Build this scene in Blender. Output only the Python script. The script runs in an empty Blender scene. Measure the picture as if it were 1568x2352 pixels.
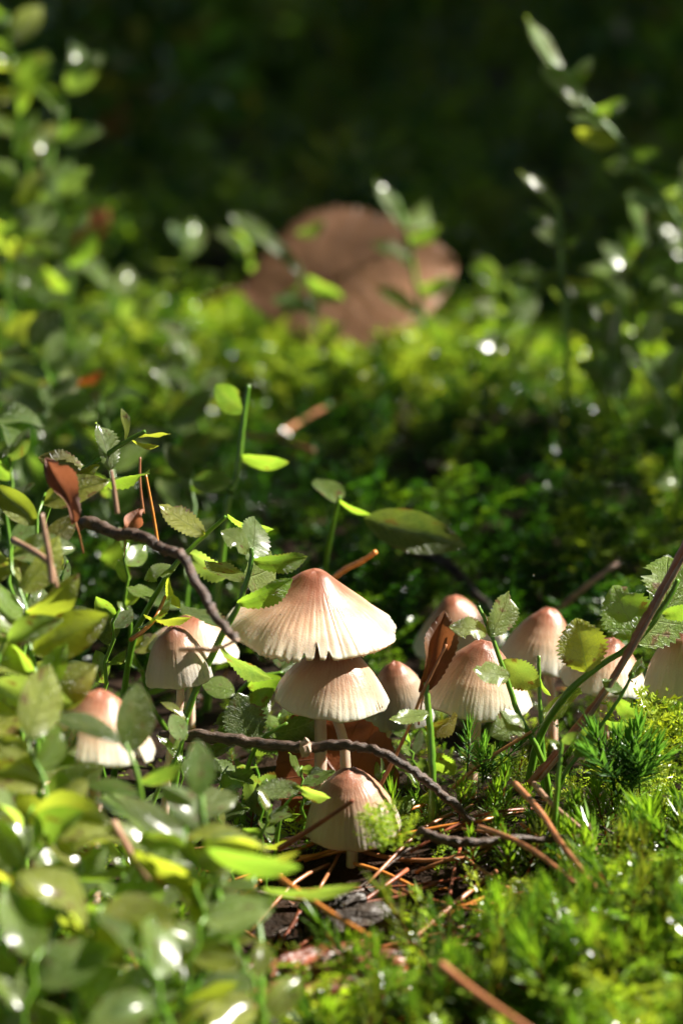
import bpy, math, random
import numpy as np
from mathutils import Vector, Matrix
R = math.radians
random.seed(11); rng = np.random.default_rng(11)
scene = bpy.context.scene
C = scene.collection

# ------------------------------------------------------------------ camera
CAM = Vector((0, -0.586, 0.212)); PITCH = R(14.0)
cd = bpy.data.cameras.new('camera'); cam = bpy.data.objects.new('camera', cd); C.objects.link(cam)
cam.location = CAM; cam.rotation_euler = (R(90) - PITCH, 0, 0)
cd.sensor_fit = 'AUTO'; cd.sensor_width = 36; cd.lens = 105
cd.clip_start = 0.01; cd.clip_end = 400
cd.dof.use_dof = True; cd.dof.focus_distance = 0.613; cd.dof.aperture_fstop = 13.5
scene.camera = cam
# ------------------------------------------------------------------ world and sun
SUN_EL, SUN_AZ = R(43), R(74)          # azimuth measured from +Y (away from the camera) towards +X
w = bpy.data.worlds.new('World'); scene.world = w; w.use_nodes = True
nt = w.node_tree
sky = nt.nodes.new('ShaderNodeTexSky'); sky.sky_type = 'NISHITA'; sky.sun_disc = False
sky.sun_elevation = SUN_EL; sky.sun_rotation = SUN_AZ; sky.dust_density = 2.5; sky.ozone_density = 0.2
bg = nt.nodes['Background']; bg.inputs[1].default_value = 0.05
nt.links.new(sky.outputs[0], bg.inputs[0])
sd = bpy.data.lights.new('sun', 'SUN'); sd.energy = 5.0; sd.angle = R(0.5); sd.color = (1, 0.94, 0.84)
sun = bpy.data.objects.new('sun', sd); C.objects.link(sun)
sdir = Vector((math.cos(SUN_EL)*math.sin(SUN_AZ), math.cos(SUN_EL)*math.cos(SUN_AZ), math.sin(SUN_EL)))
sun.rotation_euler = sdir.to_track_quat('Z', 'Y').to_euler(); sun.location = sdir*5
vs = scene.view_settings; vs.view_transform = 'Standard'; vs.look = 'None'; vs.exposure = 1.75; vs.gamma = 1
vs.use_curve_mapping = False
cy = scene.cycles
cy.use_denoising = True; cy.max_bounces = 8; cy.diffuse_bounces = 3; cy.glossy_bounces = 2
cy.transmission_bounces = 5; cy.transparent_max_bounces = 4; cy.sample_clamp_indirect = 4.0
cy.caustics_reflective = False; cy.caustics_refractive = False

# ------------------------------------------------------------------ helpers
FWD = Vector((0, math.cos(PITCH), -math.sin(PITCH))); UP = Vector((0, math.sin(PITCH), math.cos(PITCH)))
RIGHT = Vector((1, 0, 0)); FPX = 1176*105/18.0
def P(u, v, d):
    """world point seen at photo position (u, v) of a 1568 x 2352 frame, d metres away along the lens axis"""
    return CAM + FWD*d + RIGHT*((u-784)/FPX*d) + UP*((1176-v)/FPX*d)
def px(n, d=0.613): return n/FPX*d
def link(name, data, parent=None, loc=None):
    o = bpy.data.objects.new(name, data); C.objects.link(o)
    if parent: o.parent = parent
    if loc is not None: o.location = loc
    return o
def tag(o, label, cat, group=None, kind=None):
    if label: o['label'] = label
    if cat: o['category'] = cat
    if group: o['group'] = group
    if kind: o['kind'] = kind
    return o
def thing(name, loc, label, cat, group=None):
    return tag(link(name, None, None, loc), label, cat, group)
def mesh(name, verts, faces, mat, smooth=True, uv=None):
    m = bpy.data.meshes.new(name)
    m.from_pydata([tuple(v) for v in verts], [], [tuple(int(i) for i in f) for f in faces])
    if smooth: m.polygons.foreach_set('use_smooth', [True]*len(m.polygons))
    if uv is not None:
        l = m.uv_layers.new(name='UVMap')
        idx = np.empty(len(m.loops), dtype=np.int32); m.loops.foreach_get('vertex_index', idx)
        l.data.foreach_set('uv', np.asarray(uv, dtype=np.float32)[idx].ravel())
    m.materials.append(mat); m.update()
    return m
def bigmesh(name, V, T, mat, col=None, smooth=False):
    """triangle soup straight from numpy"""
    m = bpy.data.meshes.new(name)
    V = np.asarray(V, np.float32); T = np.asarray(T, np.int32)
    m.vertices.add(len(V)); m.vertices.foreach_set('co', V.ravel())
    m.loops.add(T.size); m.loops.foreach_set('vertex_index', T.ravel())
    m.polygons.add(len(T)); m.polygons.foreach_set('loop_start', np.arange(0, T.size, 3, dtype=np.int32))
    m.polygons.foreach_set('use_smooth', np.full(len(T), smooth))
    if col is not None:
        a = m.color_attributes.new('tint', 'FLOAT_COLOR', 'POINT')
        a.data.foreach_set('color', np.concatenate([col, np.ones((len(col), 1))], 1).astype(np.float32).ravel())
    m.materials.append(mat); m.update(); m.validate()
    return m
def snoise(x, y, f=1.0, s=0.0):
    """cheap smooth noise from a few rotated sines, about -1..1"""
    x = np.asarray(x)*f; y = np.asarray(y)*f; t = 0
    for i in range(5):
        a = 1.3*i+s*2.1; k = 1+0.37*i
        t = t + np.sin((x*np.cos(a)+y*np.sin(a))*k*6.28+s*5+i*1.7)*np.cos((y*np.cos(a*1.7)-x*np.sin(a*1.7))*k*4.1+i+s)
    return t/3.0
def gauss(x, y, cx, cy_, sx, sy): return np.exp(-((x-cx)/sx)**2-((y-cy_)/sy)**2)
def H(x, y):
    """height of the ground"""
    x = np.asarray(x, float); y = np.asarray(y, float)
    near = np.exp(-(y/1.5)**2)
    z = 0.004*snoise(x, y, 8, 1)*near + (0.010*snoise(x, y, 2.3, 2)+0.009*snoise(x, y, 6.5, 5))*np.clip((y-0.05)/0.3, 0, 1)
    z = z + 0.005*gauss(x, y, 0.055, -0.01, 0.04, 0.04) + 0.010*gauss(x, y, 0.07, -0.10, 0.05, 0.045)
    z = z - 0.006*gauss(x, y, -0.005, -0.055, 0.035, 0.03)
    z = z + 0.014*gauss(x, y, 0.03, 0.30, 0.10, 0.10)
    z = z + 0.05*np.clip((y-1.2)/2.0, 0, 30)
    return z
def Hf(x, y): return float(H(x, y))

# ------------------------------------------------------------------ materials
def newmat(name):
    m = bpy.data.materials.new(name); m.use_nodes = True
    n = m.node_tree; b = n.nodes['Principled BSDF']
    return m, n, b
def N(n, t, **kw):
    o = n.nodes.new(t)
    for k, v in kw.items():
        if k.startswith('i_'):
            key = k[2:]; o.inputs[int(key) if key.isdigit() else key.replace('_', ' ')].default_value = v
        else: setattr(o, k, v)
    return o
def ramp(n, stops, inp=None, interp='LINEAR'):
    r = n.nodes.new('ShaderNodeValToRGB'); r.color_ramp.interpolation = interp
    while len(r.color_ramp.elements) < len(stops): r.color_ramp.elements.new(0.5)
    for e, (p, c) in zip(r.color_ramp.elements, stops):
        e.position = p; e.color = (c if len(c) == 4 else (*c, 1))
    if inp is not None: n.links.new(inp, r.inputs[0])
    return r
def mixc(n, fac, a, b, mode='MIX'):
    m = n.nodes.new('ShaderNodeMix'); m.data_type = 'RGBA'; m.blend_type = mode
    for s, val in ((0, fac), (6, a), (7, b)):
        if isinstance(val, bpy.types.NodeSocket): n.links.new(val, m.inputs[s])
        else: m.inputs[s].default_value = val if s == 0 else ((*val, 1) if len(val) == 3 else val)
    return m.outputs[2]
def mth(n, op, a, b=0.0, clamp=False):
    m = n.nodes.new('ShaderNodeMath'); m.operation = op; m.use_clamp = clamp
    for i, val in enumerate((a, b)):
        if isinstance(val, bpy.types.NodeSocket): n.links.new(val, m.inputs[i])
        else: m.inputs[i].default_value = val
    return m.outputs[0]

def leaf_material(name, trans=0.5, spots=0.56):
    m, n, b = newmat(name); L = n.links.new
    oi = N(n, 'ShaderNodeObjectInfo'); uv = N(n, 'ShaderNodeUVMap')
    off = N(n, 'ShaderNodeVectorMath', operation='SCALE'); off.inputs[0].default_value = (37, 17, 9); L(oi.outputs['Random'], off.inputs['Scale'])
    ad = N(n, 'ShaderNodeVectorMath', operation='ADD'); L(uv.outputs[0], ad.inputs[0]); L(off.outputs[0], ad.inputs[1])
    n1 = N(n, 'ShaderNodeTexNoise', i_Scale=3.2, i_Detail=4.0); L(ad.outputs[0], n1.inputs['Vector'])
    n2 = N(n, 'ShaderNodeTexNoise', i_Scale=26.0, i_Detail=3.0); L(ad.outputs[0], n2.inputs['Vector'])
    vo = N(n, 'ShaderNodeTexVoronoi', feature='DISTANCE_TO_EDGE', i_Scale=15.0); L(ad.outputs[0], vo.inputs['Vector'])
    sx = N(n, 'ShaderNodeSeparateXYZ'); L(uv.outputs[0], sx.inputs[0])
    au = mth(n, 'ABSOLUTE', mth(n, 'SUBTRACT', sx.outputs[0], 0.5))
    mid = ramp(n, [(0.0, (1, 1, 1)), (0.022, (0, 0, 0))], au).outputs[0]
    sv = mth(n, 'FRACT', mth(n, 'ADD', mth(n, 'MULTIPLY', sx.outputs[1], 6.0), mth(n, 'MULTIPLY', au, -3.2)))
    side = ramp(n, [(0.0, (0, 0, 0)), (0.06, (.7, .7, .7)), (0.13, (0, 0, 0))], sv).outputs[0]
    net = ramp(n, [(0.0, (.75, .75, .75)), (0.09, (0, 0, 0))], vo.outputs['Distance']).outputs[0]
    vein = mth(n, 'MAXIMUM', mth(n, 'MAXIMUM', mid, side), mth(n, 'MULTIPLY', net, 0.55))
    base = mixc(n, mth(n, 'MULTIPLY', n1.outputs[0], 0.9), oi.outputs['Color'], mixc(n, 0.55, oi.outputs['Color'], (0.30, 0.29, 0.06)))
    base = mixc(n, mth(n, 'MULTIPLY', vein, 0.45), base, (0.34, 0.42, 0.16))
    edge = mth(n, 'ADD', n1.outputs[0], mth(n, 'MULTIPLY', mth(n, 'POWER', mth(n, 'MULTIPLY', au, 2.0), 6.0), 0.10))
    br = ramp(n, [(spots+0.06, (0, 0, 0)), (spots+0.12, (1, 1, 1))], edge).outputs[0]
    base = mixc(n, mth(n, 'MULTIPLY', br, 0.8), base, (0.13, 0.05, 0.02))
    L(base, b.inputs['Base Color'])
    rr = ramp(n, [(0.35, (.20, .20, .20)), (0.7, (.42, .42, .42))], n1.outputs[0]).outputs[0]
    L(rr, b.inputs['Roughness']); b.inputs['Specular IOR Level'].default_value = 0.35; b.inputs['Coat Weight'].default_value = 0.9; b.inputs['Coat Roughness'].default_value = 0.21
    hgt = mth(n, 'ADD', mth(n, 'MULTIPLY', vein, -0.9), mth(n, 'MULTIPLY', n2.outputs[0], 0.7))
    bu = N(n, 'ShaderNodeBump', i_Strength=0.9, i_Distance=0.0005); L(hgt, bu.inputs['Height']); L(bu.outputs[0], b.inputs['Normal'])
    tr = N(n, 'ShaderNodeBsdfTranslucent')
    L(mixc(n, 1.0, mixc(n, 1.0, base, (1.85, 1.95, .75), 'MULTIPLY'), mixc(n, mth(n, 'MULTIPLY', vein, 0.6), (1.2, 1.2, 1.2), (0.55, 0.65, 0.45)), 'MULTIPLY'), tr.inputs[0])
    mx = N(n, 'ShaderNodeMixShader'); mx.inputs[0].default_value = trans
    L(b.outputs[0], mx.inputs[1]); L(tr.outputs[0], mx.inputs[2])
    L(mx.outputs[0], n.nodes['Material Output'].inputs[0])
    return m
M_LEAF = leaf_material('bilberry_leaf')

def dead_leaf_material():
    m, n, b = newmat('dead_leaf'); L = n.links.new
    oi = N(n, 'ShaderNodeObjectInfo'); uv = N(n, 'ShaderNodeUVMap'); sx = N(n, 'ShaderNodeSeparateXYZ'); L(uv.outputs[0], sx.inputs[0])
    n1 = N(n, 'ShaderNodeTexNoise', i_Scale=4.0, i_Detail=6.0); L(uv.outputs[0], n1.inputs[0])
    n2 = N(n, 'ShaderNodeTexNoise', i_Scale=60.0, i_Detail=2.0); L(uv.outputs[0], n2.inputs[0])
    au = mth(n, 'ABSOLUTE', mth(n, 'SUBTRACT', sx.outputs[0], 0.5))
    sv = mth(n, 'FRACT', mth(n, 'ADD', mth(n, 'MULTIPLY', sx.outputs[1], 8.0), mth(n, 'MULTIPLY', au, -4.0)))
    vein = mth(n, 'MAXIMUM', ramp(n, [(0, (1, 1, 1)), (0.015, (0, 0, 0))], au).outputs[0], ramp(n, [(0, (0, 0, 0)), (0.05, (.8, .8, .8)), (0.1, (0, 0, 0))], sv).outputs[0])
    c = mixc(n, ramp(n, [(0.35, (0, 0, 0)), (0.7, (1, 1, 1))], n1.outputs[0]).outputs[0], oi.outputs['Color'], mixc(n, 0.6, oi.outputs['Color'], (0.06, 0.025, 0.012)))
    c = mixc(n, mth(n, 'MULTIPLY', vein, 0.3), c, (0.12, 0.05, 0.02))
    L(c, b.inputs['Base Color']); b.inputs['Roughness'].default_value = 0.42
    bu = N(n, 'ShaderNodeBump', i_Strength=0.6, i_Distance=0.0004); L(mth(n, 'ADD', vein, mth(n, 'MULTIPLY', n2.outputs[0], 0.5)), bu.inputs['Height']); L(bu.outputs[0], b.inputs['Normal'])
    tr = N(n, 'ShaderNodeBsdfTranslucent'); L(mixc(n, 0.4, c, (0.6, 0.16, 0.03)), tr.inputs[0])
    mx = N(n, 'ShaderNodeMixShader'); mx.inputs[0].default_value = 0.33
    L(b.outputs[0], mx.inputs[1]); L(tr.outputs[0], mx.inputs[2]); L(mx.outputs[0], n.nodes['Material Output'].inputs[0])
    return m
M_DEAD = dead_leaf_material()

def tint_material(name, trans=0.45, rough=0.27, spec=0.28):
    m, n, b = newmat(name); L = n.links.new
    at = N(n, 'ShaderNodeAttribute', attribute_name='tint')
    L(at.outputs['Color'], b.inputs['Base Color']); b.inputs['Roughness'].default_value = rough; b.inputs['Specular IOR Level'].default_value = spec
    tr = N(n, 'ShaderNodeBsdfTranslucent'); L(mixc(n, 1.0, at.outputs['Color'], (2.1, 1.85, .8), 'MULTIPLY'), tr.inputs[0])
    mx = N(n, 'ShaderNodeMixShader'); mx.inputs[0].default_value = trans
    L(b.outputs[0], mx.inputs[1]); L(tr.outputs[0], mx.inputs[2]); L(mx.outputs[0], n.nodes['Material Output'].inputs[0])
    return m
M_MOSS = tint_material('moss', .42, .22, .4); M_FOL = tint_material('far_foliage', 0.45, 0.25)

def cap_material():
    m, n, b = newmat('mushroom_cap'); L = n.links.new
    oi = N(n, 'ShaderNodeObjectInfo'); uv = N(n, 'ShaderNodeUVMap'); sx = N(n, 'ShaderNodeSeparateXYZ'); L(uv.outputs[0], sx.inputs[0])
    tc = N(n, 'ShaderNodeTexCoord')
    n1 = N(n, 'ShaderNodeTexNoise', i_Scale=230.0, i_Detail=4.0); L(tc.outputs['Object'], n1.inputs[0])
    mp = N(n, 'ShaderNodeMapping'); mp.inputs['Scale'].default_value = (70, 5, 1); L(uv.outputs[0], mp.inputs[0])
    ns = N(n, 'ShaderNodeTexNoise', i_Scale=1.0, i_Detail=5.0); L(mp.outputs[0], ns.inputs[0])
    nf = N(n, 'ShaderNodeTexNoise', i_Scale=2600.0, i_Detail=2.0); L(tc.outputs['Object'], nf.inputs[0])
    r = mth(n, 'ADD', sx.outputs[1], mth(n, 'MULTIPLY', mth(n, 'SUBTRACT', n1.outputs[0], 0.5), 0.16))
    r = mth(n, 'ADD', r, mth(n, 'MULTIPLY', mth(n, 'SUBTRACT', ns.outputs[0], 0.5), 0.22))
    pale = ramp(n, [(0.0, (0.25, 0.075, 0.036)), (0.21, (0.29, 0.096, 0.048)), (0.36, (0.38, 0.165, 0.095)), (0.52, (0.52, 0.30, 0.19)), (0.70, (0.66, 0.42, 0.28)), (0.91, (0.77, 0.60, 0.45)), (1.0, (0.82, 0.69, 0.54))], r).outputs[0]
    brown = ramp(n, [(0.0, (0.20, 0.068, 0.036)), (0.40, (0.26, 0.105, 0.06)), (0.70, (0.34, 0.165, 0.105)), (1.0, (0.47, 0.28, 0.195))], r).outputs[0]
    sep = N(n, 'ShaderNodeSeparateColor'); L(oi.outputs['Color'], sep.inputs[0])
    c = mixc(n, sep.outputs[0], pale, brown)
    streak = ramp(n, [(0.38, (0, 0, 0)), (0.62, (1, 1, 1))], ns.outputs[0]).outputs[0]
    c = mixc(n, mth(n, 'MULTIPLY', streak, 0.22), c, (0.46, 0.30, 0.20))
    blot = N(n, 'ShaderNodeTexNoise', i_Scale=95.0, i_Detail=5.0, i_Roughness=0.7); L(tc.outputs['Object'], blot.inputs[0])
    c = mixc(n, mth(n, 'MULTIPLY', ramp(n, [(0.54, (0, 0, 0)), (0.66, (1, 1, 1))], blot.outputs[0]).outputs[0], 0.34), c, (0.36, 0.20, 0.12))
    # tiny dark specks of dirt
    vo = N(n, 'ShaderNodeTexVoronoi', i_Scale=420.0); L(tc.outputs['Object'], vo.inputs[0])
    sp = ramp(n, [(0.055, (1, 1, 1)), (0.075, (0, 0, 0))], vo.outputs['Distance']).outputs[0]
    sp2 = mth(n, 'MULTIPLY', sp, ramp(n, [(0.53, (0, 0, 0)), (0.57, (1, 1, 1))], n1.outputs[0]).outputs[0])
    c = mixc(n, sp2, c, (0.05, 0.02, 0.012))
    L(c, b.inputs['Base Color'])
    b.inputs['Subsurface Weight'].default_value = 0.7; b.inputs['Subsurface Radius'].default_value = (1.0, 0.62, 0.42)
    b.inputs['Subsurface Scale'].default_value = 0.0016
    L(ramp(n, [(0.3, (.28, .28, .28)), (0.7, (.48, .48, .48))], n1.outputs[0]).outputs[0], b.inputs['Roughness'])
    b.inputs['Specular IOR Level'].default_value = 0.5
    bu = N(n, 'ShaderNodeBump', i_Strength=0.5, i_Distance=0.00022)
    L(mth(n, 'ADD', mth(n, 'MULTIPLY', nf.outputs[0], 0.5), mth(n, 'MULTIPLY', ns.outputs[0], 0.8)), bu.inputs['Height']); L(bu.outputs[0], b.inputs['Normal'])
    return m
M_CAP = cap_material()
def simple(name, c1, c2, scale, rough=0.5, bump=0.3, dist=0.0004, sss=0.0, stretch=(1, 1, 1), spec=0.5, coord='Object'):
    m, n, b = newmat(name); L = n.links.new
    tc = N(n, 'ShaderNodeTexCoord'); mp = N(n, 'ShaderNodeMapping'); mp.inputs['Scale'].default_value = stretch; L(tc.outputs[coord], mp.inputs[0])
    n1 = N(n, 'ShaderNodeTexNoise', i_Scale=scale, i_Detail=6.0, i_Roughness=0.65); L(mp.outputs[0], n1.inputs[0])
    L(ramp(n, [(0.32, c1), (0.68, c2)], n1.outputs[0]).outputs[0], b.inputs['Base Color'])
    b.inputs['Roughness'].default_value = rough; b.inputs['Specular IOR Level'].default_value = spec
    if sss: b.inputs['Subsurface Weight'].default_value = sss; b.inputs['Subsurface Scale'].default_value = 0.002
    bu = N(n, 'ShaderNodeBump', i_Strength=bump, i_Distance=dist); L(n1.outputs[0], bu.inputs['Height']); L(bu.outputs[0], b.inputs['Normal'])
    return m
M_GILL = simple('gill', (0.72, 0.62, 0.52), (0.80, 0.72, 0.62), 300, 0.6, sss=0.5)
M_STIPE = simple('mushroom_stem', (0.44, 0.27, 0.19), (0.70, 0.58, 0.45), 160, 0.4, sss=0.4, stretch=(1, 1, .25))
M_STEM = simple('green_stem', (0.06, 0.17, 0.010), (0.14, 0.27, 0.02), 260, 0.32, sss=0.0, stretch=(1, 1, .4))
M_NEEDLE = simple('pine_needle', (0.26, 0.085, 0.03), (0.42, 0.19, 0.09), 300, 0.3)
M_NEEDLE2 = simple('grey_needle', (0.20, 0.10, 0.06), (0.40, 0.26, 0.17), 300, 0.3)
M_ORANGE = simple('orange_needle', (0.42, 0.13, 0.02), (0.55, 0.23, 0.05), 300, 0.3)
M_TWIG = simple('twig_bark', (0.008, 0.005, 0.003), (0.14, 0.085, 0.06), 700, 0.45, 1.0, 0.0009, stretch=(.35, 1, 1))
M_KNOT = simple('broken_wood', (0.28, 0.16, 0.10), (0.55, 0.40, 0.30), 500, 0.6, 0.8, 0.0006)
M_BARK = simple('red_bark', (0.05, 0.014, 0.007), (0.34, 0.09, 0.035), 150, 0.42, 0.6, 0.0006, stretch=(.4, 1, 1))
M_BARKD = simple('dark_bark', (0.012, 0.008, 0.005), (0.055, 0.035, 0.022), 170, 0.5, 1.0, 0.0015, stretch=(.4, 1, 1))
M_GROUND = simple('forest_floor', (0.006, 0.004, 0.002), (0.028, 0.014, 0.007), 90, 0.7, 1.0, 0.003, spec=0.12)
def dew_material():
    m, n, b = newmat('water_drop'); b.inputs['Base Color'].default_value = (1, 1, 1, 1)
    b.inputs['Roughness'].default_value = 0.06; b.inputs['IOR'].default_value = 1.33; b.inputs['Transmission Weight'].default_value = 1.0
    return m
M_DEW = dew_material()

# ------------------------------------------------------------------ shapes
def tube(path, rad, sides=8, cap=True, squash=1.0):
    """verts, faces of a tube along points; rad one value or one per point"""
    path = [Vector(p) for p in path]; k = len(path)
    if not hasattr(rad, '__len__'): rad = [rad]*k
    V, F = [], []; ref = Vector((0.31, 0.17, 0.93))
    for i, p in enumerate(path):
        t = (path[min(i+1, k-1)]-path[max(i-1, 0)]).normalized()
        a = t.cross(ref).normalized(); b_ = t.cross(a)
        for s in range(sides):
            q = 2*math.pi*s/sides
            V.append(p+(a*math.cos(q)+b_*math.sin(q)*squash)*rad[i])
    for i in range(k-1):
        for s in range(sides):
            F.append((i*sides+s, i*sides+(s+1) % sides, (i+1)*sides+(s+1) % sides, (i+1)*sides+s))
    if cap: F.append(tuple(range(sides-1, -1, -1))); F.append(tuple((k-1)*sides+s for s in range(sides)))
    return V, F
def smooth_path(pts, n=8):
    """Catmull-Rom through points"""
    pts = [Vector(p) for p in pts]; out = []
    for i in range(len(pts)-1):
        p0 = pts[max(i-1, 0)]; p1 = pts[i]; p2 = pts[i+1]; p3 = pts[min(i+2, len(pts)-1)]
        for j in range(n):
            t = j/n
            out.append(0.5*((2*p1)+(p2-p0)*t+(2*p0-5*p1+4*p2-p3)*t*t+(3*p1-p0-3*p2+p3)*t**3))
    out.append(pts[-1]); return out

def leaf_mesh(name, nu, nv, mat, serr=0.05, fold=0.25, curl=0.3, twist=0.0, wave=0.0, bites=(), shape=0.9, skew=0.0, seed=0):
    """leaf from (0,0,0) to (0,1,0), half-width 0.5 at object scale x; normal +Z"""
    rs = random.Random(seed); V, UV, F = [], [], []
    for i in range(nu+1):
        t = i/nu
        hw = (math.sin(math.pi*min(1, t**shape)))**0.72 if 0 < t < 1 else 0.0
        hw = max(hw*0.5, 0.012)
        for j in range(nv+1):
            s = j/nv*2-1
            x = s*hw
            if abs(s) == 1 and 0 < i < nu:
                x *= 1+(serr if i % 2 else -serr)+rs.uniform(-.02, .02)
            for (bt, bs, br, sd_) in bites:
                if s*sd_ > 0:
                    dd = abs(t-bt)/br
                    if dd < 1: x = sd_*min(abs(x), abs(s)*0.5*(bs+0.08*math.sin(t*70)+(1-bs)*dd**2))
            y = t+skew*x*0.2
            z = fold*abs(x)*0.8 - curl*(t-0.5)**2 + wave*math.sin(t*9+s*2.0)*0.05*abs(s) + rs.uniform(-.006, .006)
            a = twist*(t-0.3)
            V.append((x*math.cos(a)-z*math.sin(a), y, x*math.sin(a)+z*math.cos(a)))
            UV.append((0.5+s*hw*0.5/0.5*0.98, t))
    for i in range(nu):
        for j in range(nv):
            a = i*(nv+1)+j; F.append((a, a+1, a+nv+2, a+nv+1))
    return mesh(name, V, F, mat, True, UV)
HL = [leaf_mesh('leaf', 26, 6, M_LEAF, .085, .18, .25, 0, .6, (), .90, 0, 1),
      leaf_mesh('leaf', 26, 6, M_LEAF, .085, .35, .55, .3, .8, (), .86, .2, 2),
      leaf_mesh('leaf', 26, 6, M_LEAF, .095, .12, -.2, -.2, 1.2, ((.80, .45, .13, 1),), .92, 0, 3),
      leaf_mesh('leaf', 26, 6, M_LEAF, .085, .25, .8, .5, 1.0, ((.55, .55, .12, -1),), .88, 0, 4),
      leaf_mesh('leaf', 26, 6, M_LEAF, .095, .45, .3, -.4, 1.5, ((.95, .2, .2, 1), (.95, .25, .16, -1)), .9, .3, 5),
      leaf_mesh('leaf', 26, 6, M_LEAF, .0, .20, .35, .1, .3, (), .90, 0, 6)]
LL = [leaf_mesh('leaf', 8, 4, M_LEAF, 0, .2+.15*k, -.2+.3*k, -.3+.2*k, 1, (), .88, 0, 10+k) for k in range(5)]
DL = [leaf_mesh('leaf', 36, 12, M_DEAD, .02, .10, .35, .2, 1.5, (), .92, 0, 20),
      leaf_mesh('leaf', 30, 8, M_DEAD, .02, .5, 1.2, 1.6, 4.0, (), .8, .5, 21),
      leaf_mesh('leaf', 44, 14, M_DEAD, .03, -.10, .25, -.15, .7, ((.74, .93, .10, 1),), 1.0, .3, 22),
      leaf_mesh('leaf', 30, 8, M_DEAD, .04, 1.1, .3, .9, 3.0, ((.8, .5, .1, 1),), .9, .5, 23)]
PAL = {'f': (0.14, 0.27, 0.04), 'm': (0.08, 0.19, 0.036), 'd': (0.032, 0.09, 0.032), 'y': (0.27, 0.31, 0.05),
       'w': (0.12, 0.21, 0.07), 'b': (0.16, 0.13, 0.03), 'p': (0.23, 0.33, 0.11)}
def jit(c, a=0.18):
    k = random.uniform(1-a, 1+a); return (c[0]*k*random.uniform(.9, 1.1), c[1]*k, c[2]*k*random.uniform(.8, 1.2), 1)
def orient(base, tip, roll):
    y = (tip-base).normalized(); tocam = (CAM-base).normalized()
    z = tocam-y*tocam.dot(y)
    z = z.normalized() if z.length > 1e-4 else y.orthogonal().normalized()
    if roll is None:                                     # turned so that it mirrors the sun to the viewer
        hv = (tocam+sdir).normalized(); z = (hv-y*hv.dot(y)).normalized()
        z = Matrix.Rotation(R(random.uniform(-14, 14)), 3, y) @ z
    else: z = Matrix.Rotation(R(roll), 3, y) @ z
    x = y.cross(z)
    return Matrix((x, y, z)).transposed()
def put_leaf(root, base, tip, roll=20, wr=0.55, pal='f', var=0, lod=0, name='leaf', data=None):
    base, tip = Vector(base), Vector(tip); ln = (tip-base).length
    me = data or (HL[var % len(HL)] if lod == 0 else LL[var % len(LL)])
    o = link(name, me, root)
    o.matrix_local = Matrix.Translation(base-root.location) @ orient(base, tip, roll).to_4x4() @ Matrix.Diagonal((ln*wr, ln, ln*0.55, 1))
    c = PAL[pal] if isinstance(pal, str) else pal
    o.color = jit(c); return o
def part_tube(name, root, path, rad, mat, sides=8, squash=1.0):
    V, F = tube(path, rad, sides, True, squash)
    return link(name, mesh(name, [v-root.location for v in V], F, mat), root)
STEMCAT = 'plant'
def sprig(label, stem, rad, leaves, group=None, lod=0, name='bilberry_sprig', mat=None):
    """stem: photo positions with depth (u, v, d) from the ground up; leaves: (bu, bv, tu, tv, depth, depth change, roll, width, palette, variant)"""
    pts = [P(*s) for s in stem]
    g = pts[0].copy(); gz = Hf(g.x, g.y)
    if g.z > gz-0.002:                                   # the stem is rooted in the ground
        dirn = (pts[0]-pts[1]).normalized(); k = (g.z-gz+0.004)
        g2 = g+Vector((dirn.x*k*0.4, dirn.y*k*0.4, -k)); g2.z = Hf(g2.x, g2.y)-0.004
        pts = [g2]+pts
    root = thing(name, pts[0], label, STEMCAT, group)
    path = smooth_path(pts, 6 if lod == 0 else 3)
    path = [p+Vector((random.uniform(-1, 1), 0, random.uniform(-1, 1)))*rad*0.12 for p in path]
    n = len(path); part_tube('stem', root, path, [rad*(1.15-0.55*i/(n-1)) for i in range(n)], mat or M_STEM, 6 if lod == 0 else 5)
    for lf in leaves:
        bu, bv, tu, tv, d, dd, roll, wr, pal, var = lf
        put_leaf(root, P(bu, bv, d), P(tu, tv, d+dd), roll, wr, pal, var, lod)
    return root
def rsprig(label, base, tip, d0, d1, nleaf, lpx, pals, group, lod=1, bend=0.15, rad=0.0006, name='bilberry_sprig'):
    """a sprig whose leaves alternate along an arching stem"""
    a, b_ = P(*base, d0), P(*tip, d1)
    a.z = Hf(a.x, a.y)-0.004
    side = Vector((b_.y-a.y, -(b_.x-a.x), 0)); side = side.normalized() if side.length > 1e-5 else Vector((1, 0, 0))
    m1 = a.lerp(b_, .5)+Vector((random.uniform(-1, 1), random.uniform(-.6, .6), .5))*(b_-a).length*bend
    root = thing(name, a, label, STEMCAT, group)
    path = smooth_path([a, m1, b_], 5); n = len(path)
    zig = (b_-a).normalized().orthogonal().normalized()
    path = [p+zig*rad*1.2*(-1)**i for i, p in enumerate(path)]
    part_tube('stem', root, path, [rad*(1.2-0.7*i/(n-1)) for i in range(n)], M_STEM, 5)
    L = px(lpx, d1)
    for k in range(nleaf):
        t = 0.30+0.70*(k+0.4)/nleaf; f = t*(n-1); i = min(int(f), n-2); p = path[i].lerp(path[i+1], f-i)
        tang = (path[i+1]-path[i]).normalized(); ax = tang.cross(Vector((0, -0.4, 1))).normalized()
        s = (-1)**k
        dirv = (ax*s*random.uniform(.5, 1.0)+tang*random.uniform(.25, .8)+Vector((random.uniform(-.4, .4), random.uniform(-.5, .5), random.uniform(-.35, .35)))).normalized()
        ln = L*random.uniform(.65, 1.15)
        pl = random.choice(pals)
        put_leaf(root, p, p+dirv*ln, None if pl == 'w' or random.random() < .25 else random.uniform(-75, 75), random.uniform(.42, .62), pl, random.randrange(9), lod)
    return root

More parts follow.
